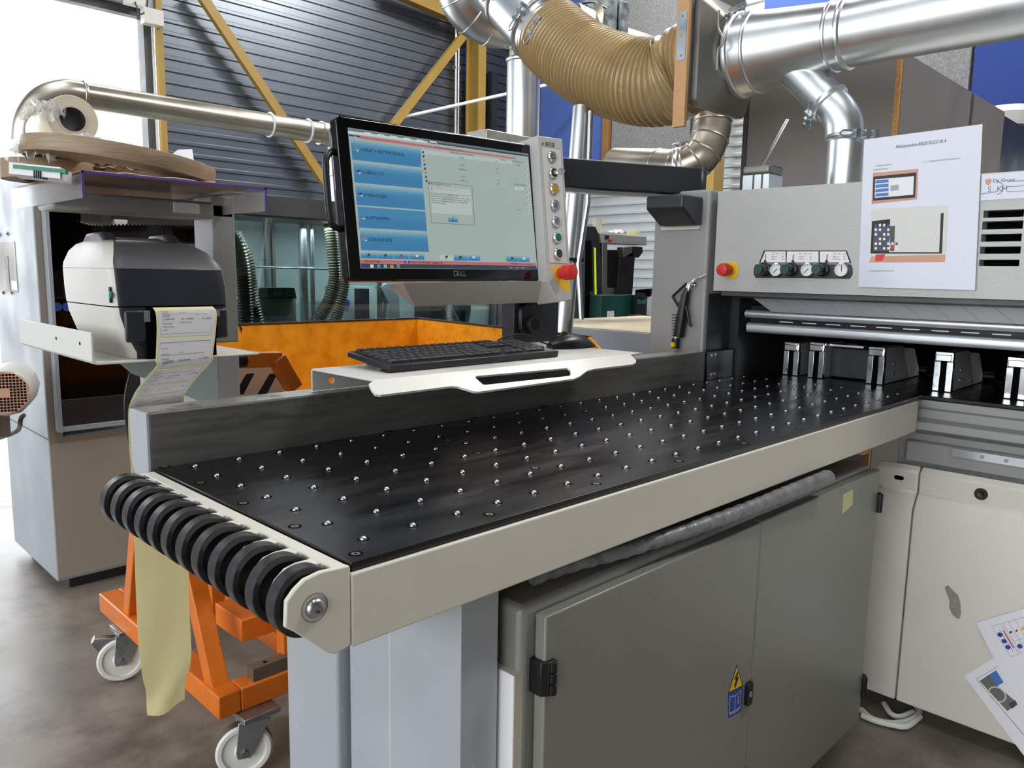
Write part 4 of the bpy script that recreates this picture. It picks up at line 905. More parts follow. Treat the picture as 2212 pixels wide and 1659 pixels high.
for x, y in ((121, 731), (172, 742)): q = at(x, y, X=-.1115); m.lathe((-.1113, q.y, q.z), (-1, 0, 0), [(.003, 0), (.003, .0004)], 12)
m.build('screw_hole', sh)
m = MB('machine_inside'); m.prism([(.19, .80, 1.09), (-.02, .80, 1.09), (.02, .80, 1.05), (.19, .80, .96)], (0, .004, 0)); m.build('gusset', st)
# frame and clear tray
T0, T1 = at(175, 370, Y=.62), at(575, 405, Y=.62)
zt = 1.4035
m = MB('grey_paint'); m.box((-.10, .80, 1.352), (.238, .89, 1.385)); m.build('top_frame', st, bevel=.006)
m = MB('acrylic'); x0, x1 = T0.x, T1.x
m.prism([(x0, .62, 1.361), (x0+.003, .62, 1.361), (x0+.003, .62, zt-.004), (x1-.003, .62, zt-.004), (x1-.003, .62, 1.361), (x1, .62, 1.361), (x1, .62, zt), (x0, .62, zt)], (0, .43, 0)); tr = m.build('clear_tray', st)
m = MB('purple'); 
for a, b in (((x0-.0003, 1.361), (x0+.003, zt)), ((x0, zt-.0035), (x1, zt+.0003)), ((x1-.003, 1.361), (x1+.0003, zt))): m.box((a[0], .6185, a[1]), (b[0], .6205, b[1]))
m.build('tray_edge', tr)
m = MB('acrylic_dusty'); q0, q1 = at(372, 436, Y=.66), at(430, 463, Y=.66); m.box((q0.x, .655, q1.z), (q1.x, .658, q0.z)); m.build('clear_flap', tr, bevel=.001)
m = MB('acrylic_dusty'); m.box((T1.x-.003, .622, 1.361), (T1.x-.0005, 1.05, zt-.005)); m.build('clear_side', tr)
m = MB('acrylic_dusty'); m.box((T0.x+.0005, .622, 1.361), (T0.x+.003, 1.05, zt-.005)); m.build('clear_side', tr)
m = MB('oak_lit'); m.box((x0+.004, .625, zt+.0003), (x1-.002, 1.04, zt+.0015)); tag(m.build('oak_veneer', smooth=0), 'flat oak veneer sheet lying on the clear tray under the coils', 'veneer')
# printer
pr = thing('label_printer', 'dark grey label printer with pale sides feeding white labels, on a bent steel shelf', 'printer', (.026, .72, zs))
def rr3(x0, x1, y0, y1, z, r): cx_, cy_ = (x0+x1)/2, (y0+y1)/2; return [(cx_+x, cy_+y, z) for x, y in rrect(x1-x0, y1-y0, r, 5)]
def ploft(name, par, rings, m1, m2, lim=None):
    m = MB(m1); m.loft(rings); 
    o = m.build(name, par, smooth=40); o.data.materials.append(MATS[m2])
    k = len(rings[0])
    for j, p in enumerate(o.data.polygons):
        if j < (len(rings)-1)*k and (9 <= j % k <= 14 or j % k >= 21 or j % k <= 1): p.material_index = 1
    return o
ploft('lower_housing', pr, [rr3(-.042, .100, .614, .84, zs+.0005, .02), rr3(-.044, .103, .609, .85, zs+.012, .02), rr3(-.060, .118, .604, .86, zs+.04, .022), rr3(-.0705, .1275, .602, .865, zs+.075, .022), rr3(-.072, .1285, .602, .865, zs+.0885, .022)], 'printer_navy', 'printer_side')
MB('void').loft([rr3(-.070, .1265, .604, .863, zs+.0885, .02), rr3(-.070, .1265, .604, .863, zs+.0905, .02)]).build('seam', pr)
lid = ploft('lid_front', pr, [rr3(-.073, .1285, .601, .866, zs+.0905, .022), rr3(-.0745, .128, .602, .868, zs+.12, .022), rr3(-.075, .1235, .606, .868, zs+.152, .022)], 'printer_navy', 'printer_side')
ploft('lid_top', pr, [rr3(-.0752, .1237, .6055, .868, zs+.1525, .022), rr3(-.074, .120, .612, .866, zs+.163, .022), rr3(-.068, .112, .632, .86, zs+.183, .03), rr3(-.058, .100, .66, .85, zs+.195, .03), rr3(-.045, .088, .70, .83, zs+.202, .03)], 'printer_grey', 'printer_side')
m = MB('printer_grey')
for x in (-.036, .074): m.prism([(x-.012, .70, zs+.196), (x-.012, .73, zs+.216), (x-.012, .80, zs+.214), (x-.012, .84, zs+.19)], (.024, 0, 0))
m.prism([(-.024, .705, zs+.199), (-.024, .74, zs+.208), (-.024, .82, zs+.206), (-.024, .84, zs+.195)], (.086, 0, 0)); m.build('top_ridge', pr, bevel=.008, bseg=3)
q = at(237, 637, X=-.0735); m = MB('teal').lathe((-.0722, q.y, q.z), (-1, 0, 0), [(.007, 0), (.007, .0015), (.004, .0025)], 16); m.use('black').box((-.0742, q.y-.003, q.z-.013), (-.072, q.y+.003, q.z+.013)); m.build('lid_latch', lid)
m = MB('void').box((-.022, .600, zs+.0), (.098, .612, zs+.0885)); m.build('label_mouth', pr)
MB('printer_navy').box((-.056, .5995, zs+.03), (-.022, .607, zs+.084)).build('front_cover', pr, bevel=.004); MB('printer_navy').box((.098, .5995, zs+.03), (.121, .607, zs+.084)).build('front_cover', pr, bevel=.004)
MB('alu').box((-.026, .5985, zs+.064), (-.016, .602, zs+.083)).build('paper_guide', pr); MB('alu').box((.100, .5985, zs+.07), (.106, .602, zs+.083)).build('paper_guide', pr)
# strip of labels: path of its left and right edges
L_ = [V((-.012, .596, zs+.088)), V((-.009, .592, zs+.078)), V((-.009, .591, zs+.05)), V((-.013, .591, zs+.0)), V((-.013, .593, zs-.012)), at(300, 835, Y=.60), at(281, 872, Y=.604), at(277, 900, Y=.612), at(279, 960, Y=.616), at(283, 1010, Y=.618), at(287, 1100, Y=.62), at(290, 1165, Y=.62), at(297, 1350, Y=.62), at(305, 1450, Y=.622), at(318, 1500, Y=.624), at(319, 1540, Y=.625)]
W_ = [V((.104, 0, 0)), V((.106, 0, 0)), V((.1035, 0, 0)), V((.1, 0, .003)), V((.099, 0, .003)), V((.097, 0, .004)), V((.093, 0, .006)), V((.094, 0, .004)), V((.094, 0, 0)), V((.094, 0, -.002)), V((.0945, 0, -.006)), V((.0945, 0, -.004)), V((.0925, 0, 0)), V((.089, 0, 0)), V((.072, 0, 0)), V((.069, 0, .005))]
n = 6; PL = spline(L_, n); PW = spline(W_, n)
strip = MB('label_yellow'); th_ = V((0, .0006, 0)); ib = 8*n
for seg in ((0, ib, 'label_yellow'), (ib, len(PL)-1, 'backing')):
    rings = []
    for i in range(seg[0], seg[1]+1):
        wav = lambda f: V((0, .007*math.sin(f*6+i*.31)*(max(0, (i-66))/25.), .0 if i < len(PL)-3 else -.014*abs(math.sin(f*2.2+.4))))
        fr_ = [PL[i]+PW[i]*(k/8)+wav(k/8) for k in range(9)]; rings.append(fr_+[p+th_ for p in fr_[::-1]])
    strip.use(seg[2]).loft(rings)
def lab(i0, i1, txt):
    """white label between spline stations i0..i1 (floats), with printed lines"""
    def P(f, g, k=1):  # f across, g along
        i = i0+(i1-i0)*g; a = int(i); t = i-a; b = min(a+1, len(PL)-1)
        return (PL[a]*(1-t)+PL[b]*t)+(PW[a]*(1-t)+PW[b]*t)*f-V((0, .0005*k, 0))
    strip.use('label_white')
    for k in range(6): strip.quad(P(.03, k/6), P(.965, k/6), P(.965, (k+1)/6), P(.03, (k+1)/6))
    R_ = (P(1, .5)-P(0, .5)); U_ = P(.5, .3)-P(.5, .6); sz = U_.length/.3*.085
    for s_, f, g, mt in txt:
        strip.use(mt); strip.text(s_, P(f, g, 2), R_, U_, sz*(1.15 if mt == 'ink' else 1), sx=max(1, .0042/sz) if sz < .004 else 1)
    strip.use('ink_grey'); strip.quad(P(.08, .285, 2), P(.83, .285, 2), P(.83, .295, 2), P(.08, .295, 2))
    for f0, f1, g0, g1 in ((.06, .064, .06, .95), (.915, .919, .06, .95), (.06, .919, .94, .947), (.06, .919, .06, .067)): strip.quad(P(f0, g0, 2), P(f1, g0, 2), P(f1, g1, 2), P(f0, g1, 2))
def T(L, B, D, a): return (('Project:', .08, .17, 'ink_grey'), ('ordernr:', .08, .27, 'ink_grey'), ('Pos.nr', .38, .26, 'ink_grey'), ('Paneel:', .09, .41, 'ink'), (a, .8, .39, 'ink_grey'), ('0', .65, .39, 'ink_grey'), ('L: '+L, .09, .54, 'ink'), ('B: '+B, .4, .54, 'ink'), ('D: '+D, .74, .54, 'ink'), ('Materiaal:', .09, .68, 'ink_grey'), ('U999ST9/18', .36, .67, 'ink_grey'), ('Opmerking', .09, .78, 'ink_grey'), ('CNC', .09, .87, 'ink_grey'))
lab(.6*n, 2.25*n, T('2263.00', '1160.00', '18.00', '6')); lab(2.32*n, 4.15*n, T('2263.00', '150.00', '18.00', '4')); lab(4.25*n, 5.0*n, T('2263.00', '150.00', '18.00', '4')); lab(5.06*n, 5.62*n, T('2263.00', '150.00', '18.00', '4')); lab(5.68*n, 6.5*n, T('2263.00', '150.00', '18.00', '4'))
LS = tag(strip.build('label_strip', smooth=60), 'long strip of white labels curling from the printer, its yellow backing hanging below the rollers', 'labels')
m = MB('black').tube(spline([at(292, 785, Y=.9), at(276, 830, Y=.9), at(271, 880, Y=.9), at(277, 930, Y=.9), at(285, 980, Y=.9)]), .0035, 8)
tag(m.build('printer_cable'), 'black cable looping down behind the label strip', 'cable')
# coils and rolls on the tray
zt2 = zt+.0017
def coil(c, R, r, h, ax, name, label, m_='oak', group=None):
    c, ax = V(c), V(ax).normalized()
    mb = MB(m_); mb.lathe(c, ax, [(R*.995, -h/2), (R, -h/2+.001), (R, h/2-.001), (R*.995, h/2)], 64, False); mb.use('oak_end'); n_ = 9
    for s_ in (-1, 1):
        pr_ = [(R*.995-(R*.995-r)*k/n_, s_*(h/2-(.0006 if k % 2 else 0))) for k in range(n_+1)]
        mb.lathe(c, ax, pr_ if s_ > 0 else pr_[::-1], 64, False)
    mb.lathe(c, ax, [(r, h/2), (r, -h/2)], 64, False)
    return tag(mb.build(name, smooth=40), label, 'edge band coil', group)
axu = V((.10, -.02, 1)).normalized()
lc = at(104, 350, d=1.43); coil((lc.x, lc.y, zt2+.0175), .076, .04, .034, (0, 0, 1), 'edge_band_coil', 'lower oak edge-band coil at the left end of the clear tray, under the bigger coil')
hR = .162; cc = V((.022, .80, zt2+.038)); coil(cc, hR, .07, .028, (.115, -.03, 1), 'edge_band_coil', 'larger oak edge-band coil lying tilted on top, its right edge down on the clear tray')
def roll(c, ax, R, r, L, m1, m2, name, label, cat):
    mb = MB(m1); c = V(c); mb.lathe(c, ax, [(r*1.12, 0), (R*.97, 0), (R, .003), (R, L-.003), (R*.97, L), (r*1.12, L)], 40, False); mb.use('dull_white').lathe(c, ax, [(r, -.001), (r*1.12, -.001), (r*1.12, .001)], 40, False)
    mb.use(m2).lathe(c, ax, [(r, L), (r, -.001)], 40, False); mb.lathe(c, ax, [(r*1.12, L), (r, L)], 40, False)
    return tag(mb.build(name, smooth=40), label, cat)
fc = at(157, 258, d=1.43)
roll(fc, V((FW.x, FW.y, 0))*.76-RT*.65, .0435, .0215, .2, 'cream', 'brown_core', 'film_roll', 'cream roll of stretch film with brown cardboard core lying on the bigger oak coil', 'roll')
tc_ = at(318, 352, Y=.99); tc_.z = zt2+.0455; roll(tc_, V((FW.x, FW.y, .05)), .045, .02, .022, 'cream', 'charcoal', 'tape_roll', 'cream tape roll half hidden behind the big oak coil, left of a white paper curl', 'roll')
def crumple(name, c, sx, sy, sz, m_, seed, label, cat, n=14, amp=.35):
    random.seed(seed); c = V(c); mb = MB(m_); rows = []
    for j in range(n+1):
        row = []
        for i in range(n+1):
            u, v = i/n*2-1, j/n*2-1; h = max(0, 1-(u*u+v*v)*.75)
            row.append(c+RT*(u*sx*(1+random.uniform(-.1, .1)))+UP*(v*sy*.35+h*sy*.55+random.uniform(-amp, amp)*sy)+FW*(v*sz+random.uniform(-.4, .4)*sz))
        rows.append(row)
    mb.loft(rows, cap=False, close=False); return tag(mb.build(name, smooth=0), label, cat)
crumple('film_scrap', at(93, 248, d=1.40), .032, .035, .02, 'foil', 3, 'crumpled clear film behind the left end of the cream film roll', 'film')
crumple('film_scrap', at(75, 330, d=1.36), .042, .04, .02, 'foil', 5, 'clear film trailing down over the left ends of the two oak coils', 'film')
crumple('film_scrap', at(160, 300, d=1.34), .045, .012, .015, 'foil', 9, 'wrinkled clear film lying under the cream film roll on the big coil', 'film')
crumple('packing_paper', at(238, 364, d=1.47), .045, .014, .02, 'oak_end', 31, 'crumpled brown packing paper between the two oak coils and the tray edge', 'paper', 10)
pts = [at(352, 345, d=1.62), at(365, 338, d=1.62), at(385, 323, d=1.64), at(415, 322, d=1.66), at(418, 345, d=1.64), at(395, 344, d=1.62), at(372, 350, d=1.6)]
m = MB('paper'); m.prism(pts, FW*.0012); tag(m.build('paper_curl'), 'white curled paper end sticking up behind the right end of the big oak coil', 'paper')
m = MB('paper'); m.loft([[V((x0+.02+k*.013, .64+.01*math.sin(k), zt2+.0006+.0018*abs(math.sin(k*1.1)))), V((x0+.02+k*.013, .76, zt2+.001)), V((x0+.02+k*.013, .76, zt2+.0016)), V((x0+.02+k*.013, .64+.01*math.sin(k), zt2+.0016+.0018*abs(math.sin(k*1.1))))] for k in range(17)]); tag(m.build('plastic_sheet'), 'thin white plastic sheet lying flat on the front edge of the clear tray', 'sheet')
a, b = at(44, 362, Y=.66), at(128, 370, Y=.645)
m = MB('paper'); m.obox(at(88, 374, Y=.655), RT*.040+UP*-.004, UP*.009, FW*.016); m.use('green_btn').obox(at(88, 366, Y=.64), RT*.041+UP*-.004, UP*.003, FW*.004); m.use('ink')
for k in range(7): m.obox(at(74+k*4.5, 376+k*.6, Y=.636), RT*.0008, UP*.006, FW*.001)
tag(m.build('striped_packet', smooth=0), 'small green and white packet with black stripes under the lower oak coil', 'packet')

# ---------------------------------------------------------------- orange cart
ct = thing('orange_cart', 'orange steel transport cart on white castors behind the black table', 'cart', (.75, 1.3, 0))
zb0, zb1 = .172, .232
fm = MB('orange'); bx = .232; by = .955; w_ = .058
fm.box((bx, by, zb0), (bx+w_, 1.80, zb1)); fm.box((bx+w_, by, zb0), (1.28, by+w_, zb1)); fm.box((bx+w_, 1.80-w_, zb0), (1.28, 1.80, zb1)); fm.box((1.22, by+w_, zb0), (1.28, 1.80-w_, zb1)); fm.box((.50, by+w_, zb0), (.56, 1.80-w_, zb1-.004))
fm.build('base_frame', ct, bevel=.004)
def bar(p, q, a, b, name='upright', m_='orange', par=None):
    p, q = V(p), V(q); t = (q-p); e = V((0, 1, 0)); e = (e-t*e.dot(t)/t.length_squared).normalized(); f = t.normalized().cross(e)
    return MB(m_).obox((p+q)/2, t/2, e*b, f*a).build(name, par or ct, bevel=.003)
XU = .262
bar(at(474, 1500, X=XU), at(424, 1235, X=XU)+V((0, .08, .12)), .022, .022)
bar(at(285, 1352, X=XU), at(300, 1215, X=XU)+V((0, -.02, .1)), .022, .022)
tp = .74
bar((XU+.02, 1.36, .62), (XU+.3, 1.36, .70), .03, .03, 'cross_bar'); MB('orange').box((.34, 1.05, .30), (.62, 1.20, .36)).build('cross_bar', ct, bevel=.003)
MB('orange_scratched').box((.40, 1.45, .70), (1.245, 1.462, 1.088)).build('back_panel', ct)
MB('orange_scratched').prism([(1.228, .66, 1.075), (1.228, .60, 1.03), (1.228, .60, .70), (1.228, 1.452, .70), (1.228, 1.452, 1.0885)], (.012, 0, 0)).build('side_panel', ct)
m = MB('worn_edge'); m.box((.40, 1.4485, 1.0845), (1.245, 1.4635, 1.0905)); m.prism([(1.2265, .66, 1.071), (1.2265, .66, 1.0775), (1.2265, 1.45, 1.0905), (1.2265, 1.45, 1.0845)], (.015, 0, 0)); m.build('worn_rim', ct)
MB('orange').box((.40, .95, .685), (1.245, 1.47, .70)).build('tray_floor', ct)
for x_, y_ in ((.44, 1.42), (1.2, 1.42), (1.2, 1.0), (.44, 1.0)): bar((x_, y_, zb1), (x_, y_, .69), .02, .02)
YA = .98
bar(at(528, 778, Y=YA), at(604, 775, Y=YA), .018, .016, 'handle_bar'); bar(at(596, 772, Y=YA), at(634, 838, Y=YA), .018, .02, 'handle_bar')
q = at(519, 779, Y=YA); MB('black').lathe(q-V((.02, 0, 0)), (1, 0, 0), [(.015, 0), (.018, .004), (.018, .03), (.015, .034)], 20).build('handle_grip', ct)
hb = MB('salmon'); a, b = at(500, 796, Y=1.06), at(612, 850, Y=1.06); hb.use('cream').box((a.x, 1.06, .80), (b.x, 1.066, a.z)); hb.use('ink')
for xs in (540, 590): hb.quad(*[at(x, y, Y=1.0595) for x, y in ((xs-8, 808), (xs+10, 806), (xs-14, 852), (xs-34, 852))])
hb.build('striped_board', ct, smooth=0)
m = MB('brass_grey'); q = at(513, 1456, Z=zb1); m.box((q.x+.01, by+.008, zb1), (q.x+.22, by+.04, zb1+.034)); m.use('void')
for k in (.05, .15): m.lathe((q.x+k, by+.024, zb1+.0338), (0, 0, 1), [(.006, 0), (.006, .0005)], 14)
m.build('steel_block', ct, bevel=.002)
def caster(x, y, rz, brake=False):
    R = .069; C_, S_ = math.cos(rz), math.sin(rz)
    fx, fy = V((C_, S_, 0)), V((-S_, C_, 0)); c = V((x, y, R+.001)); piv = c+fx*.03
    f = MB('zinc'); f.box((piv.x-.048, piv.y-.04, .158), (piv.x+.048, piv.y+.04, .1715)); f.lathe((piv.x, piv.y, .146), (0, 0, 1), [(.026, 0), (.03, .004), (.03, .012)], 20)
    for s_ in (-1, 1):
        o_ = fy*s_*.0235; f.prism([c+o_-fx*.016-V((0, 0, .014)), c+o_+fx*.014-V((0, 0, .014)), c+o_+fx*.065+V((0, 0, .082)), c+o_-fx*.012+V((0, 0, .082)), c+o_-fx*.02], fy*s_*.004)
    fo = f.build('caster_fork', ct, bevel=.0015)
    m = MB('nylon'); m.lathe(c, fy, [(.012, -.021), (.020, -.021), (.024, -.012), (.050, -.012), (.054, -.0185), (R-.006, -.0185), (R-.001, -.013)], 40, False); m.use('wheel_dirt').lathe(c, fy, [(R-.001, -.013), (R, -.007), (R, .007), (R-.001, .013)], 40, False); m.use('nylon').lathe(c, fy, [(R-.001, .013), (R-.006, .0185), (.054, .0185), (.050, .012), (.024, .012), (.020, .021), (.012, .021)], 40, False); m.build('caster_wheel', fo, smooth=40)
    m = MB('steel').lathe(c, fy, [(.009, -.034), (.009, -.028), (.005, -.028), (.005, .028), (.009, .028), (.009, .034)], 8, True); m.build('axle_nut', fo)
    if brake: m = MB('zinc').prism([piv-fx*.02+V((0, 0, .06)), piv-fx*.10+V((0, 0, .075)), piv-fx*.11+V((0, 0, .06)), piv-fx*.09+V((0, 0, .03)), piv-fx*.05+V((0, 0, .05))], fy*.03); m.build('brake_pedal', fo, bevel=.002)
q = at(250, 1472, Z=0); caster(q.x+.02, q.y, math.radians(-18), True)
q = at(512, 1690, Z=0); caster(q.x+.03, q.y+.02, math.radians(-22))
caster(1.2, 1.02, .3); caster(1.2, 1.74, .3)

# ---------------------------------------------------------------- glazed machine behind
cn = thing('glazed_machine', 'white machining centre with dark glass door and hoses behind glass, left of the screen', 'machine', (1.4, 2.8, 0))
YF = 2.475; XL = .29
zf1 = at(576, 423, Y=YF).z; zf0 = at(493, 465, Y=YF).z
m = MB('machine_white'); m.box((XL, YF, .05), (2.66, 3.10, .615)); m.box((XL, YF, .6), (XL+.05, 3.10, 1.62)); m.build('body', cn, bevel=.004)
m = MB('machine_shaded'); m.box((XL+.003, YF-.004, .06), (2.66, YF+.002, .612)); m.box((XL+.003, YF-.004, .612), (XL+.05, YF+.002, 1.62)); m.build('front_shade_skin', cn)  # thin skin that gives the front its shaded tone
m = MB('charcoal').box((XL+.05, YF+.04, 0), (2.6, 3.05, .05)); m.build('plinth', cn)
m = MB('black'); m.box((XL+.05, YF-.01, .63), (XL+.075, YF+.03, 1.6)); m.build('door_seal', cn)
m = MB('dark_grey').prism([(XL+.05, YF, zf0), (XL+.05, YF-.03, zf0+.01), (XL+.05, YF-.02, zf1), (XL+.05, YF+.3, zf1+.01), (XL+.05, YF+.3, zf0)], (2.32, 0, 0)); m.build('top_fascia', cn)
q0, q1 = at(112, 700, Y=2.43), at(492, 700, Y=2.43); zd0 = at(130, 935, Y=2.42).z
dr = MB('machine_white'); dr.box((q0.x-.002, 2.42, zd0), (q0.x+.012, YF-.012, 1.56)); dr.use('charcoal').box((q0.x+.012, 2.43, zd0+.02), (q1.x, 2.45, zd0+.12)); dr.use('machine_white').box((q0.x+.012, 2.425, zd0), (q1.x, 2.45, zd0+.02)); d_ = dr.build('sliding_door', cn, bevel=.0015)
MB('glass_dark').box((q0.x+.012, 2.436, zd0+.12), (q1.x, 2.442, 1.56)).build('door_glass', d_)
MB('glass_hood').box((q1.x-.02, 2.466, .60), (2.61, 2.472, zf0)).build('hood_glass', cn)
m = MB('alu'); a = at(1066, 600, Y=2.46); m.box((a.x, 2.45, .60), (a.x+.018, 2.47, zf0)); m.box((a.x+.03, 2.45, .60), (a.x+.065, 2.48, zf0)); m.build('hood_posts', cn)
m = MB('machine_inside'); m.box((XL+.05, 3.05, .6), (2.66, 3.10, 1.62)); m.box((2.62, YF+.02, .6), (2.66, 3.1, 1.6)); m.use('dull_sheet')
for px in (575, 590): q = at(px, 560, Y=3.04); m.box((q.x-.008, 3.03, .6), (q.x+.008, 3.05, 1.6))
m.build('inner_wall', cn, smooth=0)
m = MB('alu')
q = at(655, 560, Y=2.75); m.tube([(q.x, 2.75, .6), (q.x, 2.75, 1.6)], .022, 14); m.tube([(q.x+.05, 2.75, .6), (q.x+.05, 2.75, 1.55)], .012, 12); q = at(820, 640, Y=2.7); m.tube([(q.x, 2.7, .6), (q.x, 2.7, 1.4)], .016, 12)
a, b = at(534, 576, Y=2.7), at(712, 581, Y=2.7); m.tube([a, b], .006, 8); m.build('guide_rods', cn)
m = MB('charcoal'); a, b = at(548, 622, Y=2.62), at(641, 645, Y=2.62); m.prism([(a.x, 2.62, b.z), (b.x, 2.62, b.z), (b.x-.01, 2.62, a.z), (a.x, 2.62, a.z)], (0, .08, 0)); m.use('green_text'); m.text('AR 02', at(590, 640, Y=2.6195), (1, 0, 0), (0, 0, 1), .040); m.box((a.x, 2.6193, b.z+.010), (at(583, 640, Y=2.62).x, 2.6197, b.z+.014))
m.build('control_beam', cn, smooth=0)
m = MB('machine_inside'); a, b = at(640, 645, Y=2.66), at(520, 720, Y=2.66); m.box((b.x, 2.66, .6), (at(640, 700, Y=2.66).x, 2.9, a.z)); m.box((at(735, 600, Y=2.8).x, 2.8, .6), (at(810, 600, Y=2.8).x, 2.95, 1.17)); m.use('charcoal').box((at(780, 690, Y=2.7).x, 2.7, .6), (at(798, 690, Y=2.7).x, 2.76, 1.16)); m.use('machine_white')
m.prism([at(x, y, Y=2.68) for x, y in ((822, 620), (838, 612), (862, 640), (864, 700), (845, 720), (800, 720), (838, 690), (840, 655))], (0, .05, 0)); m.use('black').box((at(930, 650, Y=2.75).x, 2.75, .6), (at(1055, 650, Y=2.75).x, 2.9, 1.12)); m.use('dark_grey').box((at(990, 640, Y=2.7).x, 2.7, 1.03), (at(1040, 640, Y=2.7).x, 2.75, 1.06))
m.build('tool_unit', cn, smooth=0)
m = MB('ink_blue'); q = at(748, 655, Y=2.79); m.lathe(q, (0, -1, 0), [(.022, 0), (.022, .001)], 24); m.build('round_sign', cn)
for pts, R in (([at(497, 505, Y=2.62), at(515, 540, Y=2.60), at(527, 610, Y=2.60), at(533, 720, Y=2.60)], .034), ([at(505, 505, Y=2.66), at(530, 560, Y=2.64), at(543, 640, Y=2.62), at(560, 725, Y=2.62)], .034), ([at(712, 480, Y=2.62), at(721, 560, Y=2.60), at(722, 610, Y=2.60), at(706, 660, Y=2.60), at(672, 710, Y=2.60)], .030), ([at(740, 490, Y=2.68), at(746, 560, Y=2.66), at(742, 620, Y=2.66), at(728, 680, Y=2.66), at(712, 725, Y=2.66)], .028), ([at(940, 640, Y=2.62), at(965, 660, Y=2.6), at(985, 700, Y=2.6)], .022)):
    m = MB('hose_clear'); hose(m, pts, R, .013, .0035, 20, 10, 4); m.build('extraction_hose', cn, smooth=60)
for pts, R in (([at(150, 492, Y=2.66), at(200, 505, Y=2.64), at(300, 505, Y=2.62), at(435, 508, Y=2.62)], .036), ([at(155, 558, Y=2.66), at(205, 566, Y=2.64), at(260, 570, Y=2.64)], .034)):
    m = MB('hose_tan'); hose(m, pts, R, .014, .004, 20, 10, 4); m.build('extraction_hose', cn, smooth=60)
m = MB('black'); a = at(120, 560, Y=2.7); m.box((a.x, 2.7, .65), (at(180, 560, Y=2.7).x, 2.9, 1.5)); m.use('brown_core').box((a.x, 2.62, .66), (at(275, 800, Y=2.62).x, 2.9, .92)); m.use('dull_sheet').prism([at(x, y, Y=2.6) for x, y in ((122, 618), (185, 606), (205, 660), (195, 700), (125, 700))], (0, .2, 0)); m.build('spindle_unit', cn, smooth=0)
m = MB('machine_inside').prism([at(x, y, Y=2.9) for x, y in ((248, 452), (278, 450), (274, 490), (258, 520), (250, 490))], (0, .05, 0)); m.build('bracket', cn)
m = MB('ink_blue')
for x in (124, 145): m.lathe(at(x, 663, Y=2.4355), (0, -1, 0), [(.0155, 0), (.0155, .0004)], 24)
m.use('yellow')
for x in (168, 192): m.prism([at(x+dx, 663+dy, Y=2.4355) for dx, dy in ((0, -10), (11, 9), (-11, 9))], (0, -.0004, 0))
m.use('ink')
for x in (168, 192): m.prism([at(x+dx, 665+dy, Y=2.435) for dx, dy in ((-5, 0), (4, -3), (5, 2), (-2, 3))], (0, -.0003, 0))
m.build('safety_signs', d_, smooth=0)
l = bpy.data.lights.new('machine_fill_light', 'AREA'); l.shape = 'RECTANGLE'; l.size = 1.3; l.size_y = .08; l.energy = 9; l.color = (.92, 1, 1)  # unseen lamps added to brighten the interior behind the glass
lo_ = bpy.data.objects.new('machine_fill_light', l); COL.objects.link(lo_); lo_.location = (1.55, 2.62, zf0-.01); lo_.parent = cn; lo_.location = V((1.85, 2.62, zf0-.02))-V(cn.location)
l2 = bpy.data.lights.new('machine_fill_light', 'AREA'); l2.shape = 'RECTANGLE'; l2.size = .5; l2.size_y = .08; l2.energy = 1.2; l2.color = (.92, 1, 1)
lo2 = bpy.data.objects.new('machine_fill_light', l2); COL.objects.link(lo2); lo2.parent = cn; lo2.location = V((.78, 2.88, zf0-.02))-V(cn.location)
# side of the machine: window with bolts
a, b = at(32, 522, X=XL), at(-30, 625, X=XL)
m = MB('machine_shaded'); m.box((XL-.0015, a.y, b.z), (XL+.002, b.y, a.z)); m.use('charcoal').box((XL-.003, a.y+.11, b.z), (XL-.0012, a.y+.16, b.z+.14)); m.use('white').box((XL-.003, a.y+.0, b.z+.01), (XL-.0012, a.y+.08, b.z+.045)); m.build('side_window', cn, smooth=0)
for x, y in ((0, 507), (17, 505), (8, 632), (26, 632)): q = at(x, y, X=XL); MB('steel').lathe((XL, q.y, q.z), (-1, 0, 0), [(.009, 0), (.009, .003), (.005, .003), (.005, .008)], 8).build('bolt', cn)
mt = thing('electric_motor', 'grey electric motor with a square-meshed fan cover beside the white machine', 'motor', (.12, 2.25, .68))
c = at(10, 848, Y=2.2); m = MB('dull_white'); R = .082
ax = V((-.335, -.942, 0)); 
m.lathe(c, ax, [(R*.8, -.22), (R, -.2), (R, -.02), (R*.97, .0), (R*.86, .012)], 12, False); m.build('casing', mt, smooth=30)
sd = V((.942, -.335, 0)); m = MB('salmon'); m.lathe(c+ax*.006, ax, [(R*.9, -.004), (R*.88, .004)], 28); m.use('void')
for i in range(-7, 8):
    for j in range(-7, 8):
        if math.hypot(i, j) < 7 and not (abs(i) < 2 and abs(j) < 2): m.obox(c+ax*.0105+sd*i*.0098+V((0, 0, j*.0098)), sd*.0034, (0, 0, .0034), ax*.0006)
m.build('fan_cover', mt, smooth=0)
MB('charcoal').tube(spline([c+V((.05, 0, -R)), at(45, 905, X=.12), at(38, 930, X=.14), at(0, 946, X=.14), at(-20, 948, X=.14)]), .007, 8).build('cable', mt)
m = MB('dull_sheet').box((c.x-.12, c.y+.05, .68), (c.x+.02, c.y+.25, c.z-R*.8)); m.build('motor_bracket', mt)
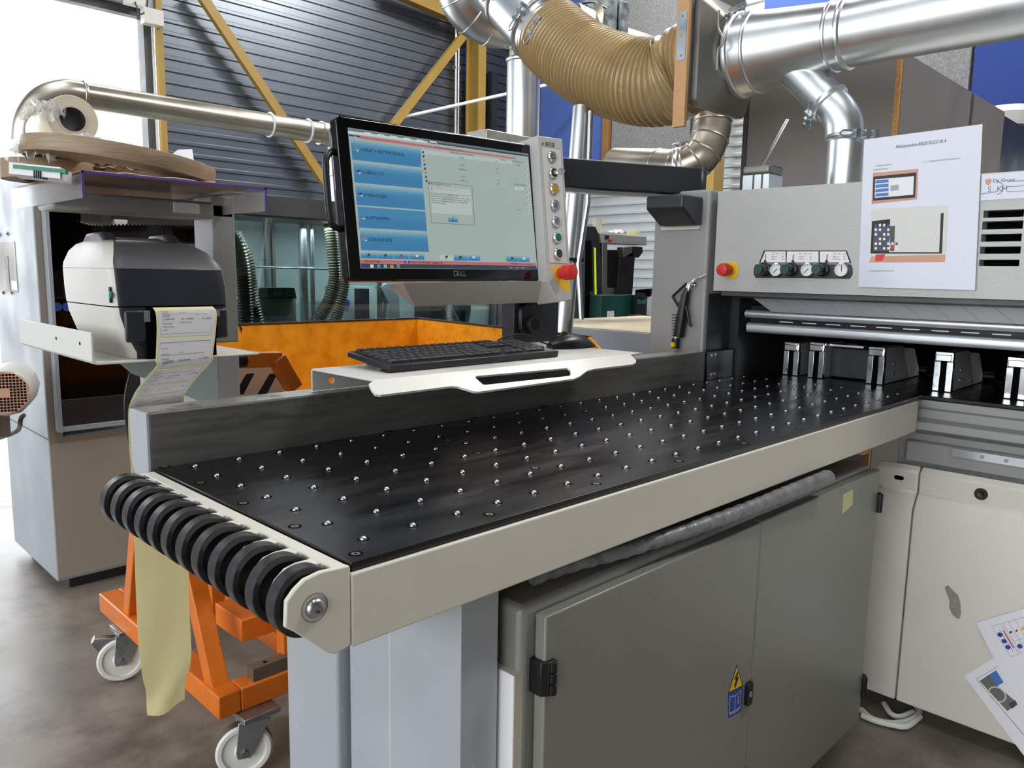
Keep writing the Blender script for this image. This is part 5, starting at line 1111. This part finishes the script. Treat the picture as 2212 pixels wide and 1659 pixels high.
# ---------------------------------------------------------------- extraction ducts
def ring(mb, c, ax, R, w_=.008, h=.006): mb.lathe(c, ax, [(R-.002, -w_), (R+h*.7, -w_*.6), (R+h, 0), (R+h*.7, w_*.6), (R-.002, w_)], 40, False)
def clamp(par, c, ax, R, side, name='clamp_ring'):
    """quick-release ring with its lever latch on one side"""
    m = MB('galvanised'); ring(m, c, ax, R, .012, .009); ax = V(ax).normalized(); side = V(side); side = (side-ax*side.dot(ax)).normalized(); tg = ax.cross(side)
    m.use('zinc'); p = c+side*(R+.012)
    for s_ in (-1, 1): m.tube([p+ax*s_*.009-tg*.055, p+ax*s_*.009+tg*.045], .0028, 6)
    m.tube([p+ax*.009-tg*.055, p-side*.0+(-tg)*.066, p-ax*.009-tg*.055], .0028, 6)
    for k in (-.012, .022, .05): m.obox(p+tg*k+side*.004, ax*.013, tg*.007, side*.008)
    return m.build(name, par)
def pipe(par, name, pts, R, m_='galvanised', n=10, seams=(), seg=40, smooth_path=True):
    P = spline(pts, n) if smooth_path else [V(p) for p in pts]
    m = MB(m_); m.tube(P, R, seg, cap=True); o = m.build(name, par, smooth=50)
    if seams:
        for f in seams:
            s_ = MB(m_); i = min(len(P)-2, max(0, int(f*(len(P)-1)))); rr = R[i] if isinstance(R, (list, tuple)) else R
            ring(s_, P[i], P[i+1]-P[i], rr, .005, .0035); s_.build('seam', o)
    return o, P
XD = 2.0
big = thing('main_duct', 'big silver extraction duct running along above the saw hood to the right edge', 'duct', (2.0, -.2, 1.9))
q = at(1866, 139, X=XD); RB = .098; zc = q.z+RB; yc1 = q.y
yA = at(1607, 120, X=XD).y
def along(y0, y1, r0, r1, name):
    m = MB('galvanised'); m.lathe((XD, y0, zc), (0, -1, 0), [(r0, 0), (r1, y0-y1)], 56, False); return m.build(name, big)
yM = at(1805, 70, X=XD).y; yN = at(1832, 70, X=XD).y; yS = at(1640, 100, X=XD).y
m = MB('galvanised'); m.lathe((XD, yA, zc), (0, -1, 0), [(.133, 0), (.132, yA-yS), (.128, yA-yS+.004), (RB+.004, yA-yM), (RB+.004, yA-yN)], 56, False); m.build('reducer', big, smooth=30)
along(yN+.01, -1.3, RB, RB, 'straight_duct')
for yy, rr, ww, hh in ((yS, .130, .007, .004), (yM, RB+.004, .008, .006), (yN, RB+.002, .010, .008)):
    m = MB('galvanised'); ring(m, V((XD, yy, zc)), V((0, 1, 0)), rr, ww, hh); m.build('collar', big)
# square-to-round gate at its left end
yG = yA+.045
g = thing('slide_gate', 'square sheet-metal slide gate with wooden board between the beige hose and the big duct', 'gate', (2.0, .7, 1.8))
m = MB('dull_sheet')
hx = .165
sqr = [V((XD+x, yG+.03, zc+z)) for x, z in rrect(2*hx, 2*hx+.03, .03, 5)]
cir = [V((XD+.133*math.cos(math.atan2(z, x)), yA+.012, zc+.133*math.sin(math.atan2(z, x)))) for x, z in rrect(2*hx, 2*hx+.03, .03, 5)]
m.loft([[p+V((0, .02, 0)) for p in sqr], sqr, cir], cap=False); m.build('transition_plate', g, smooth=30)
clamp(g, V((XD, yA+.004, zc)), (0, 1, 0), .133, (-.5, 0, 1))
m = MB('board_grey'); yb = yG+.052; m.box((XD-hx-.02, yb, zc-hx+.0), (XD+hx, yb+.03, zc+.42)); brd = m.build('board', g, bevel=.002)
wt, wb_ = at(1512, 268, X=XD-hx-.03), at(1512, -40, X=XD-hx-.03)
m = MB('mdf').box((XD-hx-.036, yb-.002, wt.z), (XD-hx-.0205, yb+.045, zc+.42)); lt = m.build('wooden_batten', g, bevel=.001)
t0, t1 = at(1515, 14, X=XD-hx-.037), at(1512, 122, X=XD-hx-.037)
m = MB('zinc'); zc_ = (t0.z+t1.z)/2
m.prism([(XD-hx-.0375, yb+.022+y, zc_+z) for y, z in rrect(.034, t0.z-t1.z, .006, 4)], (.0015, 0, 0)); m.use('mdf').lathe((XD-hx-.0376, yb+.022, zc_), (-1, 0, 0), [(.006, 0), (.006, .0003)], 16); m.use('ink_grey')
for s_ in (-1, 1): m.lathe((XD-hx-.0375, yb+.022, zc_+s_*(t0.z-t1.z)*.4), (-1, 0, 0), [(.004, 0), (.003, .001), (.001, .001)], 12)
m.build('metal_strap', g)
m = MB('dull_sheet'); px_ = [at(x, y, X=XD-hx-.002) for x, y in ((1553, 22), (1552, 60), (1560, 78), (1560, 98), (1551, 108), (1549, 152))]; m.tube(spline(px_, 5), .004, 8); m.build('pressed_bead', g)
# beige flexible hose
yh = yb+.075
hp = [V((XD, yh-.02, zc)), V((XD, yh+.06, zc-.012)), at(1440, 176, X=1.99), at(1385, 178, X=1.98), at(1325, 164, X=1.98), at(1270, 140, X=1.99), at(1222, 106, X=2.01), at(1190, 78, X=2.04)]
m = MB('hose_tan'); hose(m, hp, .150, .0205, .0068, 64, 14, 10); tag(m.build('flexible_hose', smooth=60), 'thick beige ribbed hose sagging between the silver elbow and the slide gate', 'hose')
e = thing('duct_elbow', 'silver duct sections with latch rings leading up-left from the beige hose', 'duct', at(1150, 60, d=3.4)-V((0, 0, .2)))
e0_ = at(1200, 88, X=2.03); dd = (e0_-CAM).dot(FW)
ep = [e0_, at(1168, 58, d=dd+.04), at(1128, 15, d=dd+.10), at(1085, -35, d=dd+.18), at(1040, -95, d=dd+.28)]
o, P = pipe(e, 'duct_section', ep, .141, n=12)
for f, in ((.04,), (.26,), (.60,)):
    i = int(f*(len(P)-2)); clamp(o, P[i], P[i+1]-P[i], .142, -RT*.9+UP*.35-FW*.5)
e2 = thing('segmented_elbow', 'segmented silver elbow curving behind the latch-ringed duct at the top', 'duct', at(1050, 40, d=3.9)-V((0, 0, .2)))
ep = [at(1000, -75, d=3.85), at(1003, -20, d=3.85), at(1028, 20, d=3.9), at(1072, 42, d=3.95), at(1118, 40, d=4.0)]
pipe(e2, 'elbow_section', ep, .135, n=10, seams=(.12, .3, .5, .68, .85))
# upright pipe behind the screen
u = thing('upright_duct', 'upright silver duct rising behind the top right corner of the screen', 'duct', at(1128, 300, d=4.1))
a, b = at(1134, 135, d=4.1), at(1126, 300, d=4.1); c_ = (a+b)/2
m = MB('galvanised'); m.lathe((c_.x, c_.y, 0), (0, 0, 1), [(.088, .6), (.088, a.z)], 40); ring(m, V((c_.x, c_.y, a.z)), V((0, 0, 1)), .089, .012, .007); m.use('galvanised_dusty').lathe((c_.x, c_.y, a.z), (0, 0, 1), [(.078, 0), (.074, .17), (.06, .24)], 32); m.build('pipe', u)
s = thing('slanted_pipe', 'slim slanted silver pipe with a cable, right of the button column', 'pipe', at(1230, 690, d=3.1))
pipe(s, 'pipe', [at(1258, 232, d=3.05), at(1240, 450, d=3.05), at(1216, 720, d=3.05)], .037, n=6, seg=28)
MB('alu').tube([at(1276, 240, d=3.0), at(1270, 440, d=3.0), at(1250, 570, d=3.0), at(1256, 690, d=3.0)], .010, 10).build('conduit', s)
ring_ = MB('black'); ring(ring_, at(1231, 563, d=3.05), UP, .040, .006, .003); ring_.obox(at(1249, 563, d=3.02), RT*.02, UP*.008, FW*.01); ring_.build('strap', s)
# grey damper box behind the hose
d_ = thing('damper_box', 'sheet-metal damper box behind the beige hose, with a thin black cable arching over it', 'damper', at(1300, 110, d=4.35))
a = at(1290, 62, d=4.35); m = MB('galvanised_dusty'); m.lathe(at(1262, 72, d=4.30), (at(1300, 90, d=4.35)-at(1262, 72, d=4.30)), [(.125, -.1), (.125, 0), (.17, .012)], 32); m.build('spigot', d_)
m = MB('zinc'); ux, uy = (RT*.9+FW*.45).normalized(), V((0, 0, 1)); un = ux.cross(uy).normalized(); c_ = at(1292, 66, d=4.40)
m.obox(c_, ux*.105, uy*.18, un*.03); m.obox(c_+ux*.14, ux*.03, uy*.17, un*.05); m.build('housing', d_, bevel=.002)
m = MB('dull_sheet').tube([at(1330, 82, d=4.45), at(1450, 118, d=4.65)], .075, 4); m.build('outlet_channel', d_)
MB('black').tube(spline([at(1236, 22, d=4.30), at(1255, 9, d=4.30), at(1285, 6, d=4.30), at(1310, 18, d=4.30)], 8), .0045, 6).build('cable', d_)
m = MB('galvanised_dusty').tube(spline([at(1233, 40, d=3.85), at(1236, 26, d=3.85), at(1246, 24, d=3.85), at(1252, 34, d=3.85), at(1262, 60, d=3.85), at(1284, 95, d=3.85)], 6), .016, 10); m.build('grounding_pipe', d_)
# branch pipe down to the saw
bp_ = thing('branch_pipe', 'silver branch pipe bending from the big duct down to the saw hood', 'pipe', (2.0, .28, 1.5))
ql = at(1822, 402, X=XD)
pts = [at(1718, 150, X=XD), at(1758, 190, X=XD), at(1790, 222, X=XD)]
o, P = pipe(bp_, 'branch_section', pts, .058, n=4, smooth_path=False)
el = [at(1790, 222, X=XD), at(1810, 243, X=XD), at(1822, 268, X=XD), at(1823, 298, X=XD)]
o2, P2 = pipe(bp_, 'elbow', el, .0575, n=8)
m = MB('galvanised').lathe((XD, ql.y, 1.512), (0, 0, 1), [(.0565, 0), (.0565, at(1823, 298, X=XD).z-1.512)], 40); m.build('vertical_section', bp_)
clamp(bp_, pts[2], pts[2]-pts[1], .058, -RT-UP*.9); clamp(bp_, V((XD, ql.y, at(1823, 298, X=XD).z)), (0, 0, 1), .057, (-.6, -.8, 0))
# elbow pipe behind the gate
ke = thing('ribbed_elbow', 'dusty silver segmented elbow behind the wooden batten, bending towards the left', 'pipe', at(1500, 340, d=3.3))
pts = [at(1520, -30, d=3.35), at(1524, 60, d=3.35), at(1530, 160, d=3.35), at(1537, 230, d=3.35), at(1536, 285, d=3.35), at(1515, 335, d=3.35), at(1470, 362, d=3.4), at(1410, 362, d=3.5), at(1330, 358, d=3.7)]
o, P = pipe(ke, 'elbow', pts, .082, 'galvanised_dusty', n=10, seams=(.12, .3, .38, .46, .54, .6, .66, .72, .78, .86))
i = int(.40*len(P)); clamp(o, P[i], P[i+1]-P[i], .083, -RT-UP*.3); i = int(.74*len(P)); clamp(o, P[i], P[i+1]-P[i], .083, UP-RT*.4)
tag(MB('charcoal').tube(spline([at(1425, 248, X=2.02), at(1445, 263, d=3.0), at(1465, 258, d=3.15), at(1490, 240, d=3.3)], 6), .005, 6).build('hanging_cable'), 'thin dark cable hanging below the beige hose near the batten', 'cable')
# long horizontal pipe on the left
hz = thing('horizontal_pipe', 'long dusty silver pipe crossing the open door and ribbed wall towards the screen', 'pipe', (1.0, 3.0, 1.9))
a = at(180, 206, Y=3.0); z_ = a.z; r_ = .055
bnd = [V((a.x-.22, 3.0+.04, z_-.22)), V((a.x-.205, 3.03, z_-.13)), V((a.x-.15, 3.01, z_-.045)), V((a.x-.07, 3.0, z_-.004)), V((a.x, 3.0, z_))]
pipe(hz, 'elbow', bnd, .057, 'galvanised_dusty', n=8)
b = at(712, 297, Y=3.0); m = MB('galvanised_dusty').lathe((a.x, 3.0, z_), (1, 0, 0), [(r_, 0), (r_, b.x-a.x-.05)], 40, False); m.build('pipe', hz)
m = MB('galvanised_dusty'); ring(m, V((a.x, 3.0, z_)), V((1, 0, 0)), .057, .008, .005); m.build('ring', hz)
for px in (582, 664): m = MB('white'); q = at(px, 268, Y=3.0); ring(m, V((q.x, 3.0, z_)), V((1, 0, 0)), r_, .006, .008); m.build('ring', hz)
tp_ = at(716, 300, Y=3.0); pipe(hz, 'bend', [V((b.x-.06, 3.0, z_)), V((b.x+.02, 3.0, z_-.01)), V((b.x+.06, 3.0, z_-.06)), V((b.x+.07, 3.0, z_-.16))], .062, 'galvanised_dusty', n=8)
m = MB('galvanised').lathe((b.x+.07, 3.0, zf1-.02), (0, 0, 1), [(.062, 0), (.062, z_-.12-zf1)], 36); ring(m, V((b.x+.07, 3.0, z_-.21)), V((0, 0, 1)), .063, .01, .006); m.build('down_pipe', hz)

# ---------------------------------------------------------------- beyond the screen: second machine, box, sheets
wc = thing('white_housing', 'low white machine housing with a dusty top behind the screen post', 'housing', (2.6, 1.4, 0))
XW = 2.2; cF = at(1440, 718, X=XW); cB = at(1368, 683, X=3.0)
zt_ = at(1325, 712, X=XW).z
q = at(1368, 683, Z=zt_)
MB('machine_white').box((XW, 1.0, 0), (3.3, 1.95, zt_-.004)).build('box', wc, bevel=.004); MB('dusty').box((XW+.004, 1.0, zt_-.004), (3.3, 1.95, zt_)).build('dusty_top', wc, bevel=.002)
m = MB('ink_grey'); q = at(1438, 735, X=XW-.001); m.box((XW-.001, q.y-.002, .2), (XW, q.y+.002, zt_-.02)); m.build('panel_joint', wc)
sm = thing('second_machine', 'grey machine control with black hood and yellow light strip beyond the white housing', 'machine', (3.2, 2.2, 0))
YS = 2.3
def sq2(x, y, Y=YS): return at(x, y, Y=Y)
m = MB('charcoal'); m.prism([sq2(x, y) for x, y in ((1262, 700), (1265, 487), (1287, 489), (1294, 505), (1299, 560), (1301, 700))], (0, .4, 0)); h_ = m.build('hood', sm, bevel=.006)
m = MB('glass_dark'); m.prism([sq2(x, y, YS-.004) for x, y in ((1264, 700), (1265, 520), (1278, 520), (1282, 700))], (0, .003, 0)); m.build('side_window', h_)
m = MB('lime'); p = [sq2(x, y, YS-.006) for x, y in ((1284, 535), (1287, 535), (1290, 690), (1286.5, 690))]; m.prism(p, (0, .004, 0)); m.build('light_strip', h_)
m = MB('grey_paint'); m.prism([sq2(x, y) for x, y in ((1296, 503), (1397, 511), (1397, 530), (1299, 525))], (0, .14, 0)); m.use('dull_sheet'); m.prism([sq2(x, y) for x, y in ((1302, 523), (1312, 524), (1312, 622), (1330, 622), (1330, 636), (1301, 636))], (0, .03, 0)); m.build('bracket_arm', sm, bevel=.004)
m = MB('black'); m.prism([sq2(x, y, YS+.02) for x, y in ((1313, 540), (1350, 540), (1350, 625), (1313, 622))], (0, .1, 0)); m.prism([sq2(x, y, YS-.02) for x, y in ((1339, 553), (1372, 553), (1366, 638), (1332, 636))], (0, .06, 0)); m.prism([sq2(x, y, YS-.03) for x, y in ((1370, 532), (1388, 533), (1389, 545), (1380, 557), (1369, 554))], (0, .08, 0)); m.use('dull_sheet').prism([sq2(x, y, YS-.03) for x, y in ((1346, 534), (1367, 532), (1366, 546), (1348, 556))], (0, .05, 0)); m.build('control_screen', sm, bevel=.003)
m = MB('red').lathe(sq2(1316, 519, YS-.002), (0, -1, 0), [(.008, 0), (.008, .02)], 12); m.use('black').box(sq2(1309, 516, YS-.01)-V((0, 0, 0)), sq2(1313, 509, YS)); m.build('switch', sm)
m = MB('cream'); q = sq2(1289, 498, YS+.08); m.lathe((q.x, q.y, q.z-.02), (0, 0, 1), [(.022, 0), (.031, .085), (.033, .086), (.033, .092), (.029, .092), (.020, .01)], 20); tag(m.build('paper_cup'), 'cream paper cup standing on the black hood of the second machine', 'cup')
q = sq2(1367, 506, YS+.07); roll((q.x, q.y, sq2(1367, 508).z), (0, 0, 1), .042, .02, .035, 'tape', 'brown_core', 'tape_roll', 'pale yellow roll of tape standing on the grey bracket of the second machine', 'roll')
crumple('crumpled_paper', sq2(1332, 501, YS+.05), .045, .022, .03, 'white', 21, 'crumpled white paper on the grey bracket beside the yellow tape roll', 'paper', 9)
m = MB('green_dark'); m.box((sq2(1298, 650, 2.2).x, 2.2, 0), (sq2(1376, 650, 2.2).x, 2.29, sq2(1340, 637, 2.2).z)); gb = tag(m.build('green_box', bevel=.004), 'dark green steel box with a small white label, under the second machine control', 'box')
a, b = sq2(1311.5, 672, 2.199), sq2(1326, 690, 2.199); lb = MB('label_white').box((a.x, 2.1985, b.z), (b.x, 2.1995, a.z)).build('label', gb)
m = MB('glass_hood'); p = [sq2(x, y, 2.15) for x, y in ((1375, 626), (1412, 623), (1412, 681), (1373, 679))]; m.prism(p, (0, .006, 0)); m.use('teal_text'); m.text('SPAANPLAA', sq2(1377, 656, 2.148), (1, 0, 0), (0, 0, 1), .036, sx=.78); m.use('dull_sheet').prism([sq2(x, y, 2.13) for x, y in ((1371, 680), (1432, 682), (1432, 686), (1371, 684))], (0, .05, 0))
m.use('dark_grey').prism([sq2(x, y, 2.16) for x, y in ((1375, 626), (1412, 623), (1412, 681), (1373, 679))], (0, .01, 0))
tag(m.build('sign_panel', smooth=0), 'grey-blue panel lettered SPAANPLAA beside the green box', 'sign')
m = MB('white')
for k in range(3): p = sq2(1440+k*3.4, 690, 2.0); m.box((p.x-.004, 2.0, p.z-.1), (p.x+.004, 2.3, sq2(1440, 645, 2.0).z+.004*k))
m.box((sq2(1436, 640, 2.0).x, 2.0, sq2(1436, 645, 2.0).z), (sq2(1451, 640, 2.0).x, 2.1, sq2(1436, 635, 2.0).z))
tag(m.build('white_sheets', smooth=0), 'bundle of white sheets standing upright beside the grey column', 'sheets')
m = MB('charcoal'); m.box((4.2, 1.2, 0), (5.2, 2.2, 1.0)); 
for k in range(3): m.use('dull_sheet').box((4.19, 1.2, .3+.2*k), (4.2, 2.2, .32+.2*k))
tag(m.build('dark_crate', smooth=0), 'dark slatted crate in front of the bright ribbed wall, behind the air gun', 'crate')
beam('wall_column', at(1533, 420, X=5.6)-V((0, 0, 2.2)), at(1533, 420, X=5.6)+V((0, 0, 3)), .16, .16, 'yellow steel column seen below the dusty elbow, in front of the bright ribbed wall', cat='column')

# ---------------------------------------------------------------- low right: cables and papers on the saw door
for k, (pts, r_, lab_) in enumerate((([(1860, 1533), (1885, 1553), (1925, 1562), (1965, 1556), (1985, 1538), (1980, 1525)], .0085, 'outer loop of white cable on the floor under the beige corner panel'), ([(1862, 1545), (1890, 1556), (1930, 1566), (1960, 1568), (1987, 1548)], .0085, 'lower loop of white cable on the floor below the beige front door'), ([(1910, 1520), (1925, 1542), (1945, 1548), (1972, 1538)], .008, 'short inner loop of white cable deep under the beige corner panel'))):
    P = spline([at(x, y, Z=.012) for x, y in pts], 8)
    tag(MB('cable_white').tube(P, r_, 10).build('cable_loop'), lab_, 'cable', 'white cables under the saw')
def sheet(pts, off_, name, label, extra):
    X = XB-off_; m = MB('paper'); m.prism([at(x, y, X=X) for x, y in pts], (.0012, 0, 0)); extra(m, X-.0004); return tag(m.build(name, smooth=0), label, 'paper')
def ex1(m, X):
    m.use('screen_blue'); m.quad(*[at(x, y, X=X) for x, y in ((2137, 1457), (2152, 1448), (2168, 1474), (2155, 1482))])
    m.use('dull_sheet'); m.quad(*[at(x, y, X=X+.0001) for x, y in ((2116, 1471), (2137, 1457), (2155, 1482), (2200, 1520), (2176, 1536))])
    m.use('dull_white'); c = at(2154, 1500, X=X-.0002); m.lathe(c, (-1, 0, 0), [(.018, 0), (.021, 0), (.021, .0003), (.018, .0003)], 24, False); m.use('dark_grey'); m.quad(*[at(x, y, X=X-.0002) for x, y in ((2178, 1520), (2195, 1512), (2203, 1518), (2186, 1531))])
    m.use('ink_grey'); m.quad(*[at(x, y, X=X-.0001) for x, y in ((2109, 1467), (2165, 1433), (2165.6, 1433.6), (2109.6, 1467.6))]); m.quad(*[at(x, y, X=X-.0001) for x, y in ((2109, 1467), (2109.8, 1466.6), (2212, 1587), (2211, 1588))])
sheet(((2082, 1460), (2180, 1400), (2330, 1600), (2225, 1650)), .003, 'paper_sheet', 'lower white sheet with a wheel picture, behind another paper on the beige door', ex1)
def ex2(m, X):
    def L(a, b, w_=.5, mt='ink_grey'):
        m.use(mt); p, q = at(*a, X=X), at(*b, X=X); t = (q-p).normalized(); s_ = t.cross(V((1, 0, 0)))*.0007*w_; m.quad(p-s_, p+s_, q+s_, q-s_)
    for a, b in (((2142, 1353), (2162, 1347)), ((2162, 1347), (2201, 1413)), ((2142, 1353), (2183, 1419)), ((2183, 1419), (2201, 1413)), ((2166, 1346), (2212, 1333)), ((2166, 1346), (2206, 1412)), ((2178, 1343), (2215, 1404)), ((2193, 1339), (2222, 1390)), ((2190, 1385), (2220, 1376)), ((2196, 1393), (2222, 1386))): L(a, b)
    L((2159, 1360), (2188, 1406), .8, 'ink_blue'); L((2167, 1362), (2190, 1400), 2, 'ink_red')
    m.use('ink_blue')
    for x, y in ((2160, 1371), (2169, 1385), (2177, 1398), (2203, 1396)): m.lathe(at(x, y, X=X), (-1, 0, 0), [(.006, 0), (.006, .0002)], 18)
    m.use('yellow'); m.quad(*[at(x, y, X=X-.0001) for x, y in ((2208, 1354), (2214, 1352), (2214, 1361), (2206, 1361))]); m.use('ink'); m.quad(*[at(x, y, X=X-.0001) for x, y in ((2183, 1362), (2187, 1365), (2183, 1369), (2180, 1367))]); m.use('red'); m.quad(*[at(x, y, X=X-.0001) for x, y in ((2196, 1359), (2199, 1362), (2196, 1366), (2193, 1363))])
sheet(((2108, 1345), (2330, 1280), (2420, 1480), (2225, 1575)), .006, 'paper_sheet', 'upper white sheet with safety pictograms and a table on the beige door', ex2)
